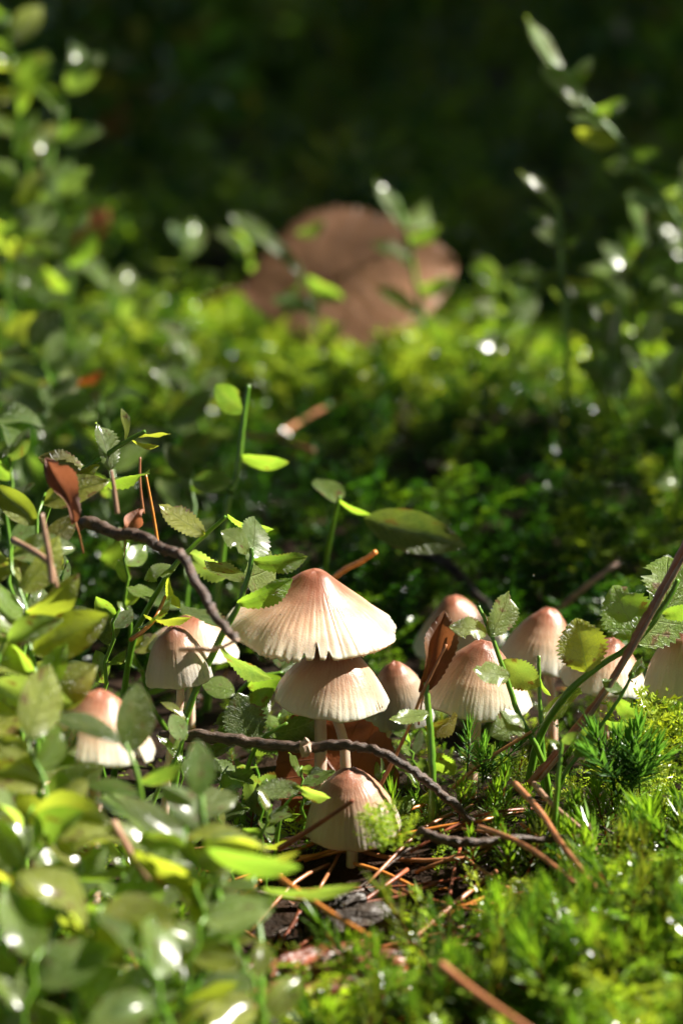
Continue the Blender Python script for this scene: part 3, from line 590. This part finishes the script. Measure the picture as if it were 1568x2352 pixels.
fallen('scrap of dry brown leaf in the shaded moss behind the tall sprigs', (180, 560), (250, 480), 1.15, 0, 30, .6, (0.45, 0.16, 0.05), DL[0])
fallen('dim orange leaf in the dark hollow under the far bushes', (230, 320), (300, 230), 1.5, 0, 20, .6, (0.5, 0.22, 0.05), DL[0])
fallen('pinkish dry leaf curl poking from blurred green leaves', (290, 1230), (320, 1165), .60, 0, 35, .7, (0.42, 0.2, 0.12), DL[1])

# ------------------------------------------------------------------ twigs and needles
def twig(label, pts, rad, mat=None, cat='twig', name='twig', knob=None, group=None, sides=12, rough=0.14, taper=0.4):
    w_ = [P(*p) for p in pts]; path = smooth_path(w_, 9 if mat is None else 8); n = len(path); root = thing(name, w_[0], label, cat, group)
    rs = random.Random(len(label)); rr = [rad*(1-taper*i/(n-1))*(1+rs.uniform(-rough, rough)) for i in range(n)]
    if mat is None or mat in (M_BARKD, M_KNOT):             # bark: kinked, ridged, knobbly
        path = [p+Vector((rs.uniform(-1, 1), rs.uniform(-1, 1), rs.uniform(-1, 1)))*rad*.24 for p in path]
        V, F = tube(path, rr, sides); ridge = [rs.uniform(-.2, .2) for _ in range(sides)]
        V = [path[i//sides]+(v-path[i//sides])*(1+ridge[i % sides]+rs.uniform(-.07, .07))-w_[0] for i, v in enumerate(V)]
        shaft = link('shaft', mesh('shaft', V, F, mat or M_TWIG), root)
    else: shaft = part_tube('shaft', root, path, rr, mat, sides)
    for kp in (knob or []):
        i = min(range(n), key=lambda q: (path[q]-P(*kp)).length); p = path[i]
        V, F = tube([p+Vector((0, -.0002, -.0016)), p+Vector((.0002, -.0006, 0)), p+Vector((-.0002, -.0010, .0012)), p+Vector((.0004, -.0011, .0018))], [rad*.8, rad*1.25, rad*1.0, rad*.5], 9)
        V = [v+Vector((rs.uniform(-1, 1), rs.uniform(-1, 1), rs.uniform(-1, 1)))*rad*0.2-w_[0] for v in V]
        link('broken_stub', mesh('broken_stub', V, F, M_KNOT, False), shaft)
    return root
twig('dark ridged twig arching over the low bell mushroom', [(370, 1690, .606), (460, 1690, .603), (580, 1704, .60), (700, 1716, .597), (790, 1712, .594), (870, 1725, .592), (950, 1772, .592), (1010, 1820, .593), (1085, 1885, .594)], .00112, rough=.11, knob=[(705, 1712, .597)])
twig('blurred dark branch bending down towards the largest cap', [(120, 1222, .597), (200, 1200, .59), (260, 1222, .585), (330, 1232, .578), (372, 1262, .574), (415, 1275, .57), (455, 1345, .565), (495, 1415, .56), (545, 1470, .556)], .0012, rough=.12)
twig('blurred pinkish branch stub beside the small bell mushroom', [(415, 1492, .568), (455, 1492, .563), (500, 1490, .555), (545, 1470, .55)], .0005, M_KNOT)
twig('reddish dry stalk leaning steeply across the mushroom caps', [(1215, 1800, .60), (1310, 1690, .598), (1400, 1570, .596), (1460, 1460, .595), (1505, 1380, .594), (1585, 1230, .592)], .00085, M_NEEDLE, 'stalk', 'dry_stalk', sides=6, rough=.2, taper=0)
twig('second dry stalk running alongside the reddish one', [(1240, 1790, .598), (1320, 1690, .595), (1410, 1560, .594), (1475, 1450, .593), (1530, 1350, .592), (1592, 1240, .590)], .00045, M_NEEDLE2, 'stalk', 'dry_stalk', sides=6, rough=.2, taper=0)
twig('thin brown stalk crossing the curled brown leaf', [(860, 1830, .604), (930, 1690, .601), (975, 1580, .598), (1025, 1480, .597)], .00045, M_NEEDLE, 'stalk', 'dry_stalk', sides=6)
twig('dark stub twig resting on the litter', [(960, 1910, .575), (1010, 1925, .573), (1080, 1935, .572), (1180, 1925, .574), (1330, 1930, .578)], .0011)
twig('dark root crossing the moss behind the mushrooms', [(940, 1262, .77), (1000, 1280, .76), (1060, 1330, .75), (1130, 1410, .74)], .0018, M_BARKD)
twig('orange twig end sticking out behind the largest cap', [(745, 1345, .665), (790, 1310, .66), (830, 1290, .655), (862, 1268, .65)], .0007, M_ORANGE, taper=.1)
twig('brown stick leaning in the shaded moss behind the caps', [(1230, 1440, .74), (1300, 1385, .74), (1360, 1335, .74), (1415, 1295, .745)], .0009, M_NEEDLE2)
def needle(label, pts, rad=.00055, mat=None, group=None): return twig(label, pts, rad, mat or M_NEEDLE, 'pine needle', 'pine_needle', None, group, 6, .04, .3)
needle('pale brown pine needle bending down over the star moss', [(1182, 1800, .585), (1240, 1865, .57), (1290, 1940, .555), (1375, 2050, .54)], .0007)
needle('tan pine needle arching from the dark stub twig', [(1100, 1900, .57), (1170, 1925, .56), (1240, 1965, .55), (1320, 2030, .54)], .0006)
needle('thick brown pine needle sunk in the star moss', [(1010, 2215, .485), (1090, 2280, .48), (1220, 2370, .47)], .0009)
needle('orange pine needle lying over the red bark', [(600, 1985, .55), (690, 2050, .54), (780, 2110, .53), (865, 2160, .525)], .0006, M_ORANGE)
needle('short brown pine needle near the curved pale one', [(1225, 1800, .59), (1270, 1850, .58), (1330, 1900, .575)], .0006, M_NEEDLE2)
needle('reddish pine needle under the wide cream cap', [(1040, 1810, .605), (1110, 1750, .603), (1220, 1680, .602)], .0005)
needle('dark needle leaning against the low bell mushroom', [(640, 1950, .578), (720, 1900, .574), (812, 1838, .572)], .0006, M_BARK)
needle('upright orange pine needle behind the split yellow tips', [(362, 1245, .62), (352, 1180, .62), (335, 1090, .62)], .0004, M_ORANGE)
needle('thin reddish needle standing beside the upright orange one', [(330, 1180, .63), (322, 1110, .63), (322, 1050, .63)], .00035, M_NEEDLE)
needle('short tan needle stub above the blurred dark branch', [(270, 1180, .57), (262, 1120, .57), (255, 1080, .57)], .0005, M_NEEDLE2)
needle('slanting tan needle lying across the blurred dark branch', [(30, 1240, .56), (110, 1290, .55), (130, 1350, .55)], .0007, M_NEEDLE2)
needle('tan needle poking up beside the curled pinkish leaf', [(120, 1340, .545), (112, 1270, .545), (95, 1180, .545)], .0007, M_NEEDLE2)
needle('orange needle by the orange bell mushroom', [(300, 1470, .61), (350, 1430, .615), (380, 1370, .62)], .0005, M_ORANGE)
needle('blurred tan needle below the torn mushroom', [(260, 1890, .52), (300, 1960, .515), (340, 2020, .51)], .0009, M_NEEDLE2)
needle('brown needle along the bright moss of the clearing', [(560, 1000, .86), (640, 1010, .86), (720, 1035, .85)], .0009)
needle('dry stem across the bright moss of the clearing', [(640, 1000, .92), (760, 930, .95), (900, 890, .98)], .0009)
rs = random.Random(5)
for k in range(44):                                       # needle litter on the bare patch
    u, v = rs.uniform(520, 1330), rs.uniform(1820, 2180); d = .60-(v-1850)/330*.045
    p = P(u, v, d); a = rs.gauss(0.35, 1.0); ln = rs.uniform(.008, .024); c_ = Vector((math.cos(a), math.sin(a)*.8, 0))*ln
    q = [p-c_, p+c_*.1+Vector((rs.uniform(-.001, .001), rs.uniform(-.001, .001), .0006)), p+c_]
    for w_ in q: w_.z = Hf(w_.x, w_.y)+0.0012+rs.uniform(0, .0035)
    root = thing('pine_needle', q[0], 'dry pine needle lying in the litter below the twig', 'pine needle', 'needle litter below the twig')
    part_tube('shaft', root, smooth_path(q, 3), rs.uniform(.00028, .0005), rs.choice([M_NEEDLE, M_NEEDLE, M_BARK, M_ORANGE, M_BARK, M_TWIG]), 5)

def slab(label, c, size, rot, mat, seed, name='bark_piece', flakes=5):
    rs = np.random.default_rng(seed); root = thing(name, c, label, 'bark')
    def chunk(nm, L_, W_, T_, off, rz, tilt):
        nx_, ny_ = 22, 10; V, F = [], []
        for side in (1, -1):
            for i in range(nx_+1):
                for j in range(ny_+1):
                    a, b_ = i/nx_*2-1, j/ny_*2-1
                    ex = 1-0.12*abs(math.sin(b_*5+seed+off[0]*900))-0.05*rs.uniform(); ey = 1-.25*abs(a)**3-0.10*abs(math.sin(a*7+seed))
                    z = T_*side*(1-0.5*max(abs(a), abs(b_))**6)+(T_*0.55*math.sin(b_*9+a*1.5+seed)+T_*rs.uniform(-.08, .08))*(1 if side > 0 else .3)
                    V.append((a*ex*L_/2, b_*ey*W_/2, z))
        k = (nx_+1)*(ny_+1)
        for i in range(nx_):
            for j in range(ny_):
                q = i*(ny_+1)+j; F += [(q, q+ny_+1, q+ny_+2, q+1), (k+q, k+q+1, k+q+ny_+2, k+q+ny_+1)]
        ring = [i*(ny_+1) for i in range(nx_+1)]+[nx_*(ny_+1)+j for j in range(1, ny_+1)]+[i*(ny_+1)+ny_ for i in range(nx_-1, -1, -1)]+[j for j in range(ny_-1, 0, -1)]
        for a, b_ in zip(ring, ring[1:]+ring[:1]): F.append((a, b_, k+b_, k+a))
        o = link(nm, mesh(nm, V, F, mat), root); o.location = off; o.rotation_euler = (tilt, 0, rz); return o
    chunk('slab', *size, (0, 0, 0), rot, 0.12)
    for f in range(flakes):
        chunk('flake', size[0]*rs.uniform(.25, .5), size[1]*rs.uniform(.2, .4), size[2]*.5, (rs.uniform(-.4, .4)*size[0], rs.uniform(-.4, .4)*size[1], size[2]*rs.uniform(.7, 1.5)), rot+rs.uniform(-.4, .4), rs.uniform(-.3, .3))
    return root
def onground(u, v, d, dz=0.0):
    p = P(u, v, d); p.z = Hf(p.x, p.y)+dz; return p
slab('dark wet bark chunk under the low bell mushroom', onground(800, 1975, .565, .003), (.020, .008, .0035), .1, M_BARKD, 3, flakes=2)
slab('red brown wet bark flaking beside the star moss', onground(730, 2120, .532, .002), (.034, .020, .0028), .5, M_BARK, 4, flakes=7)

# ------------------------------------------------------------------ moss
def kite(V, T, base, dirv, nrm, L_, W_):
    s = np.cross(dirv, nrm); s /= np.linalg.norm(s)+1e-9; k = len(V)
    V += [base, base+dirv*L_*.4+s*W_-nrm*W_*.0, base+dirv*L_*.4-s*W_, base+dirv*L_+nrm*L_*.12]
    T += [(k, k+1, k+3), (k, k+3, k+2)]
def star_proto(seed, n=40):
    rs = np.random.default_rng(seed); V, T, Cc = [], [], []; ga = 2.39996; lean = rs.uniform(-.12, .12, 2)
    for i in range(n):
        t = (i+1)/n; a = i*ga; el = R(15+58*t**1.5+rs.uniform(-8, 8)); h = .25+.70*t
        dv = np.array([math.cos(a)*math.cos(el), math.sin(a)*math.cos(el), math.sin(el)])
        nr = np.array([-math.cos(a)*math.sin(el), -math.sin(a)*math.sin(el), math.cos(el)])
        b_ = np.array([lean[0]*h, lean[1]*h, h]); k = len(V)
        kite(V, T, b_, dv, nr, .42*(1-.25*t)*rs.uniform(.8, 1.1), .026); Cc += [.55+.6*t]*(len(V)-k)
    k = len(V)                                            # reddish stem
    for z in (0, 1):
        for q in range(3): V.append(np.array([math.cos(q*2.1)*.018+lean[0]*z, math.sin(q*2.1)*.018+lean[1]*z, z*.95]))
    for q in range(3): T += [(k+q, k+(q+1) % 3, k+3+q), (k+(q+1) % 3, k+3+(q+1) % 3, k+3+q)]
    Cc += [-1]*6
    return np.array(V), np.array(T), np.array(Cc)
def feather_proto(seed, nb=9, fat=1.0):
    rs = np.random.default_rng(seed); V, T, Cc = [], [], []
    ax = lambda t: np.array([.35*t*t, .08*math.sin(t*3+seed), t*.95])
    def worm(p0, p1, n, L_, W_, c0):
        d_ = p1-p0; d_ = d_/(np.linalg.norm(d_)+1e-9)
        o = np.cross(d_, [0.3, .5, .8]); o /= np.linalg.norm(o); o2 = np.cross(d_, o)
        for i in range(n):
            t = i/n; a = i*2.2+rs.uniform(-.3, .3); rad = math.cos(a)*o+math.sin(a)*o2; k = len(V)
            dv = d_*.75+rad*.65; dv /= np.linalg.norm(dv)
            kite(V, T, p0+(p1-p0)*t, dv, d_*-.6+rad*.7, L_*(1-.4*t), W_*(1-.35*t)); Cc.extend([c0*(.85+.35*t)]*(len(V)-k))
    worm(ax(0.1), ax(1.0), 22, .12*fat, .024*fat, .85)
    for b_ in range(nb):
        t = .22+.72*b_/nb; s = (-1)**b_; p = ax(t); ln = .42*(1.05-t*.75)*rs.uniform(.8, 1.2)
        worm(p, p+np.array([.25*ln+rs.uniform(-.1, .1), s*ln, .35*ln+rs.uniform(-.08, .12)]), 11, .10*fat, .021*fat, 1.0+.15*rs.uniform(-1, 1))
    return np.array(V), np.array(T), np.array(Cc)
STAR = [star_proto(i) for i in range(6)]; FEA = [feather_proto(i) for i in range(6)]; FAT = [feather_proto(20+i, 8, 1.15) for i in range(4)]
def scatter(name, label, pts, protos, size, cols, mat=None, cat='moss', tilt=.35, seed=0):
    rs = np.random.default_rng(seed); VV, TT, CC = [], [], []; off = 0
    for (x, y, dz) in pts:
        V, T, c = protos[rs.integers(len(protos))]; s = size*rs.uniform(.65, 1.3)*(1-.6*math.exp(-((y-.03)/.065)**2)*(1 if x < .062 else .35)); a = rs.uniform(0, 6.28)
        tx, ty = rs.normal(0, tilt, 2)
        v = V*s; ca, sa = math.cos(a), math.sin(a)
        v = np.stack([v[:, 0]*ca-v[:, 1]*sa+v[:, 2]*tx, v[:, 0]*sa+v[:, 1]*ca+v[:, 2]*ty, v[:, 2]*(1-.3*min(1.5, tx*tx+ty*ty))], 1)
        v += (x, y, dz)
        base = np.array(cols[rs.integers(len(cols))])*rs.uniform(.75, 1.25)
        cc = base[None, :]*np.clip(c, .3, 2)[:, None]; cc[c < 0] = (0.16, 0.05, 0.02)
        VV.append(v); TT.append(T+off); CC.append(cc); off += len(V)
    V = np.concatenate(VV); T = np.concatenate(TT); Cc = np.concatenate(CC)
    o = link(name, bigmesh(name, V, T, mat or M_MOSS, Cc)); tag(o, label, cat, None, 'stuff'); return o
def sample(n, x0, x1, y0, y1, dens, seed):
    rs = np.random.default_rng(seed); out = []
    X = rs.uniform(0, 1, n*6); Y = rs.uniform(y0, y1, n*6)
    hw0, hw1 = x0, x1
    Wd = hw0+(hw1-hw0)*(Y-y0)/(y1-y0); X = (X*2-1)*Wd
    keep = rs.uniform(0, 1, len(X)) < dens(X, Y)
    X, Y = X[keep][:n], Y[keep][:n]; Z = H(X, Y)
    return [(a, b_, c-.002) for a, b_, c in zip(X, Y, Z)]
GRN = [(0.12, 0.235, 0.02), (0.15, 0.27, 0.025), (0.08, 0.175, 0.02), (0.13, 0.18, 0.025)]
YEL = [(0.22, 0.34, 0.03), (0.28, 0.37, 0.04), (0.16, 0.29, 0.025)]
sig = lambda z: 1/(1+np.exp(-z))
bare = lambda x, y: np.clip(1-1.1*gauss(x, y, -.005, -.05, .045, .04), 0, 1)
right = lambda x, y: sig((x-.012-0.25*np.clip(-y, 0, 1)*0+0.10*np.minimum(y+.03, 0))/.008)
near_d = lambda x, y: np.clip((right(x, y)+.22)*bare(x, y), 0, 1)*(1-.8*gauss(x, y, -.05, -.12, .05, .03))
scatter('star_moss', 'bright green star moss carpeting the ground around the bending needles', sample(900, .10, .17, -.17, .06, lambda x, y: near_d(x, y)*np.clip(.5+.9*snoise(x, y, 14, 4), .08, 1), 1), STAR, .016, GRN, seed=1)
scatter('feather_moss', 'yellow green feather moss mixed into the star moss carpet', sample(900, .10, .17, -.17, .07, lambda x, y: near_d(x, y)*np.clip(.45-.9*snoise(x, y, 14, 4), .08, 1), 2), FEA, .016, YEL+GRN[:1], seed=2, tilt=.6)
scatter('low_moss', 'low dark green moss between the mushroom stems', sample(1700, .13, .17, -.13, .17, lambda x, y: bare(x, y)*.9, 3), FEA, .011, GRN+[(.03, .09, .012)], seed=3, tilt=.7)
scatter('carpet_moss', 'lush moss carpet of the sunny clearing behind', sample(4200, .16, .30, .10, .70, lambda x, y: np.clip(.6+.5*snoise(x, y, 6, 7), .2, 1), 4), FEA+FAT, .019, [(.024, .09, .006), (.034, .115, .006), (.016, .06, .007), (.07, .15, .008)], seed=4, tilt=.5)  # dark greens put the shade between the lit tips into the colour
scatter('yellow_moss', 'yellow green moss tips, coloured extra bright like sunlit points in the clearing', sample(700, .16, .27, .16, .58, lambda x, y: np.clip(gauss(x, y, .05, .43, .10, .08)+.8*gauss(x, y, -.05, .50, .06, .05)+.5*gauss(x, y, .11, .2, .05, .05), 0, 1), 5), FAT, .024, YEL, seed=5, tilt=.5)  # bright tint stands in for out of focus points of light
scatter('far_moss', 'deep green moss covering the far ground', sample(2600, .28, 1.0, .6, 2.6, lambda x, y: np.full_like(x, .8), 6), FAT, .045, GRN+[(.03, .10, .012)], seed=6, tilt=.5)
def crumb_proto(seed):
    rs = np.random.default_rng(seed); V, T = [], []
    for k in range(3):
        dv = rs.normal(0, 1, 3)*(1, 1, .35); dv /= np.linalg.norm(dv); nr = rs.normal(0, .35, 3)+np.array([0, 0, 1.]); kite(V, T, rs.normal(0, .3, 3)*(1, 1, .2)+(0, 0, .8), dv, nr, rs.uniform(.6, 1.6), rs.uniform(.12, .45))
    return np.array(V), np.array(T), np.ones(len(V))
scatter('leaf_litter', 'dark crumbled leaf litter on the bare soil under the mushrooms', sample(1500, .10, .13, -.14, .10, lambda x, y: np.clip(.25+gauss(x, y, -.01, -.05, .06, .06), 0, 1), 8), [crumb_proto(i) for i in range(8)], .0028, [(.10, .035, .014), (.05, .02, .01), (.20, .085, .035), (.03, .015, .008), (.13, .08, .05)], None, 'litter', .15, 8)
# the bright fluffy sprig in front of the low mushroom
def moss_sprig(label, p, size, protos, col, n, seed):
    rs = np.random.default_rng(seed); VV, TT, CC = [], [], []; off = 0
    for k in range(n):
        V, T, c = protos[k % len(protos)]; s = size*rs.uniform(.7, 1.1); a = rs.uniform(0, 6.28); tx, ty = rs.normal(0, .45, 2)
        v = V*s; ca, sa = math.cos(a), math.sin(a)
        v = np.stack([v[:, 0]*ca-v[:, 1]*sa+v[:, 2]*tx, v[:, 0]*sa+v[:, 1]*ca+v[:, 2]*ty, v[:, 2]], 1)+rs.normal(0, size*.12, 3)*(1, 1, 0)
        cc = np.array(col)[None, :]*np.clip(c, .4, 2)[:, None]*rs.uniform(.8, 1.2); VV.append(v); TT.append(T+off); CC.append(cc); off += len(V)
    o = link('moss_tuft', bigmesh('moss_tuft', np.concatenate(VV), np.concatenate(TT), M_MOSS, np.concatenate(CC)), None, p)
    return tag(o, label, 'moss')
moss_sprig('bright fluffy moss tuft against the low bell mushroom', P(885, 1965, .568), .012, FEA, (0.22, 0.33, 0.04), 10, 1)
moss_sprig('dark spiky moss tuft at the foot of the reddish stalk', P(1430, 1830, .60), .016, STAR, (0.06, 0.16, 0.03), 12, 2)
moss_sprig('small green moss tuft beside the wide cream mushroom', P(1110, 1800, .606), .010, STAR, (0.07, 0.18, 0.03), 7, 3)
moss_sprig('tall yellow moss tuft under the beige cap past the stalk', P(1500, 1770, .61), .016, FEA, (0.25, 0.34, 0.03), 9, 4)

# ------------------------------------------------------------------ dark bilberry bushes at the back
def sunny(gx, gy):  # map of where the added bushes leave sun through
    g = lambda cx, cy_, sx, sy: math.exp(-((gx-cx)/sx)**2-((gy-cy_)/sy)**2)
    L_ = .30+1.1*g(.01, .01, .10, .05)+.9*g(.04, .43, .12, .06)+1.2*g(-.11, -.08, .13, .13)+.9*g(-.06, .46, .10, .05)+1.3*g(.07, -.10, .10, .09)+.8*g(-.13, .42, .05, .12)+1.0*g(.13, .42, .06, .13)+.4*g(-.09, .12, .05, .06)
    L_ -= .25*min(max((gy-.42)/.15, 0), 1)
    return L_-.45*g(.03, .22, .13, .07)-.5*g(.10, .50, .05, .06)+.35*float(snoise(gx, gy, 7, 9))
def bush(label, x, y, h, wd, nl, cols, seed, group, gaps=False):
    rs = np.random.default_rng(seed); z0 = Hf(x, y)-.005; root = thing('bilberry_bush', (x, y, z0), label, 'bush', group)
    VV, TT, CC = [], [], []; off = 0; q = np.array([[0, 0, 0], [.25, .35, .04], [-.25, .35, .04], [.22, .7, .02], [-.22, .7, .02], [0, 1, -.05]])
    tq = np.array([(0, 1, 2), (1, 3, 2), (2, 3, 4), (3, 5, 4)]); tips = []
    for s in range(7):
        a = rs.uniform(0, 6.28); r = wd*rs.uniform(.2, .9); tip = Vector((math.cos(a)*r, math.sin(a)*r*.8, h*rs.uniform(.6, 1.05)))
        path = smooth_path([Vector((tip.x*.08, tip.y*.08, 0)), Vector((tip.x*.35, tip.y*.35, tip.z*.6)), tip], 4); tips.append(path)
        V, F = tube(path, [.0013*(1.2-.8*i/(len(path)-1)) for i in range(len(path))], 5); link('stem', mesh('stem', V, F, M_STEM), root)
    for k in range(nl):
        path = tips[rs.integers(len(tips))]; i = rs.integers(2, len(path)); p = np.array(path[i])+rs.normal(0, .02, 3)*(1, 1, .8)
        
        if gaps:  # added shade bushes: leaves dropped where sun should land
            k_ = (p[2]+z0-.03)/sdir.z
            if rs.uniform() < sunny(x+p[0]-sdir.x*k_, y+p[1]-sdir.y*k_): continue
        yv = rs.normal(0, 1, 3)*(1, 1, .5); yv /= np.linalg.norm(yv); zv = rs.normal(0, .6, 3)+np.array([0, 0, 1]); xv = np.cross(yv, zv); xv /= np.linalg.norm(xv); zv = np.cross(xv, yv)
        L_ = rs.uniform(.014, .026); v = (q[:, :1]*xv+q[:, 1:2]*yv+q[:, 2:]*zv)*L_+p; v[:, 2] = np.maximum(v[:, 2], .004)
        VV.append(v); TT.append(tq+off); off += 6; CC.append(np.repeat((np.array(cols[rs.integers(len(cols))])*rs.uniform(.6, 1.3))[None], 6, 0))
    f = link('foliage', bigmesh('foliage', np.concatenate(VV), np.concatenate(TT), M_FOL, np.concatenate(CC), True), root); f['kind'] = 'stuff'
    return root
rs = random.Random(8); DK = [(0.04, 0.11, 0.025), (0.07, 0.17, 0.03), (0.10, 0.21, 0.03), (0.13, 0.16, 0.03)]
for row, (y, n, hw, h) in enumerate([(1.0, 6, .22, .10), (1.35, 8, .34, .15), (1.75, 10, .5, .19), (2.3, 11, .7, .25), (3.0, 12, 1.0, .34)]):
    for k in range(n):
        x = -hw+2*hw*(k+.5)/n+rs.uniform(-.03, .03)
        if row == 0 and abs(x-.02) < .11: continue
        bush('dark leafy bilberry bush in the shade behind the clearing', x, y+rs.uniform(-.12, .12), h*rs.uniform(.8, 1.15), .10+.03*row, 130+40*row, DK, 50+row*20+k, 'bilberry bushes behind the clearing')

for k in range(13):                                       # added unseen bushes towards the sun, thinned to cast dappled shade
    bush('added tall bilberry bush out of view, dappling the sun on the clearing', .40+rs.uniform(-.05, .08), -.10+k*.115, .68*rs.uniform(.85, 1.15), .11, 700, DK, 900+k, 'added shade bushes beside the clearing', True)
# ------------------------------------------------------------------ pines added out of frame to block sky light and shape the sun
M_PTRUNK = simple('pine_trunk', (0.05, 0.03, 0.02), (0.20, 0.10, 0.055), 9, 0.8, 1.0, 0.02, stretch=(1, 1, .3))
M_PNEED = simple('pine_foliage', (0.02, 0.05, 0.012), (0.05, 0.10, 0.025), 4, 0.5)
def open_sky(gx, gy):
    """how likely crown foliage is left out to let sun onto this spot of ground"""
    e = max(abs(gx)-.48, 0)+max(-.65-gy, 0)+max(gy-.60, 0)
    return 1.0 if e == 0 else max(.67 if gy > 0 else .05, .8-e*1.5)
PROTO = {}
def pine(x, y, h, seed):
    rs = np.random.default_rng(seed); z0 = Hf(x, y)-.05
    root = thing('shade_pine', (x, y, z0), 'added tall pine tree out of view, shading the clearing', 'tree', 'added shade pines around the clearing')
    sunny = x > 1 and y > 0
    if not sunny and seed % 3 in PROTO:
        root.rotation_euler.z = rs.uniform(0, 6.28); root.scale = (1, 1, h/8)
        for ch in PROTO[seed % 3].children:
            c = ch.copy(); C.objects.link(c); c.parent = root
        return
    if not sunny: PROTO[seed % 3] = root
    path = smooth_path([Vector((0, 0, 0)), Vector((rs.normal(0, .08), rs.normal(0, .08), h*.5)), Vector((rs.normal(0, .1), rs.normal(0, .1), h))], 6); n = len(path)
    V, F = tube(path, [.16*(1.1-i/(n-1)) for i in range(n)], 12); link('trunk', mesh('trunk', V, F, M_PTRUNK), root)
    VV, TT = [], []
    for k in range(30):
        t = rs.uniform(.22, .98); a = rs.uniform(0, 6.28); ln = 2.0*(1.08-t)*rs.uniform(.7, 1.2)+.3; f = t*(n-1); i = min(int(f), n-2); p0 = path[i].lerp(path[i+1], f-i)
        p1 = p0+Vector((math.cos(a)*ln, math.sin(a)*ln, ln*rs.uniform(-.05, .3)))
        mz = p0.lerp(p1, .6); mzz = mz.z+z0
        ok_ = open_sky(x+mz.x-sdir.x*mzz/sdir.z, y+mz.y-sdir.y*mzz/sdir.z)
        if sunny and (ok_ > .79 or rs.uniform() < ok_): continue
        V, F = tube([p0, p0.lerp(p1, .5)+Vector((0, 0, -.04)), p1], [.035, .02, .008], 5); link('limb', mesh('limb', V, F, M_PTRUNK), root)
        for q in range(56):
            c = p0.lerp(p1, rs.uniform(.15, 1.05))+Vector(rs.normal(0, .16, 3)); wz = c.z+z0
            if wz < .8: continue
            if wz > 0.2:
                gx, gy = x+c.x-sdir.x*wz/sdir.z, y+c.y-sdir.y*wz/sdir.z
                if sunny and rs.uniform() < open_sky(gx, gy): continue  # crown clumps left out to shape the sunlight below
            for m_ in range(4):
                dv = rs.normal(0, 1, 3); dv /= np.linalg.norm(dv); nr = np.cross(dv, rs.normal(0, 1, 3)); nr /= np.linalg.norm(nr)+1e-9
                kite(VV, TT, np.array(c), dv, nr, rs.uniform(.16, .32), rs.uniform(.05, .09))
    f = link('crown', bigmesh('crown', np.array(VV), np.array(TT), M_PNEED), root); f['kind'] = 'stuff'
for k, (x, y, h) in enumerate([(3.2, 3.4, 8), (4.0, 3.2, 9), (5.6, 4.2, 9), (2.2, 4.6, 8), (6.6, 4.7, 10), (4.2, 5.6, 9), (7.6, 5.2, 10), (3.4, .1, 7), (.4, 5.2, 8), (-1.8, 4.4, 8), (-3.0, 2.4, 8), (-3.4, .0, 8),
                               (-2.2, -2.4, 8), (.4, -3.2, 8), (2.6, -2.2, 8), (-5.0, 5.2, 9), (5.4, .2, 9), (-5.4, -2.0, 9), (5.0, -3.0, 9), (0, 8, 9), (8.6, 6.8, 11), (5.0, 3.9, 9), (2.6, 2.3, 8), (4.5, 2.3, 9), (7.0, 3.1, 10), (1.3, -1.7, 7), (-1.5, -1.3, 7), (-1.7, 1.7, 7), (1.5, 1.9, 7), (-.6, 2.9+.9, 8), (-4.2, -4.5, 9), (2.2, -4.6, 9), (-6.5, 2.0, 9)]):
    pine(x, y, h, 300+k)

# ------------------------------------------------------------------ water drops, added for bright out of focus glints
def drops(name, label, pts, seed):
    rs = np.random.default_rng(seed); import bmesh
    bm = bmesh.new(); bmesh.ops.create_icosphere(bm, subdivisions=2, radius=1); bv = np.array([v.co[:] for v in bm.verts]); bt = np.array([[v.index for v in f.verts] for f in bm.faces]); bm.free()
    VV, TT, off = [], [], 0
    for (p, r) in pts: VV.append(bv*r*(1, 1, .85)+np.array(p)); TT.append(bt+off); off += len(bv)
    o = link(name, bigmesh(name, np.concatenate(VV), np.concatenate(TT), M_DEW, None, True)); tag(o, label, 'water', None, 'stuff')
pts = []
rs2 = np.random.default_rng(77)
for o in list(scene.objects):
    if o.name.startswith('leaf') and o.parent and o.type == 'MESH' and rs2.uniform() < .5:
        Mw = o.parent.matrix_world if False else Matrix.Translation(o.parent.location) @ o.matrix_local
        for k in range(rs2.integers(1, 3)):
            v = o.data.vertices[rs2.integers(len(o.data.vertices))]; pts.append((Mw @ v.co+Vector((0, 0, .0001)), rs2.uniform(.00018, .00055)*(1.6 if o.parent.location.y > .2 else (.6 if o.parent.location.y < -.05 else .9))))
for (x, y, z) in sample(420, .10, .17, -.16, .07, near_d, 31)+sample(1300, .16, .28, .12, .6, lambda x, y: np.full_like(x, .8), 32):  # extra drops over the moss, for bright blurred discs
    pts.append(((x, y, z+rs2.uniform(.006, .018)), rs2.uniform(.0002, .0005)))
drops('dew', 'dew drops added for glints on the leaves and moss', pts, 3)
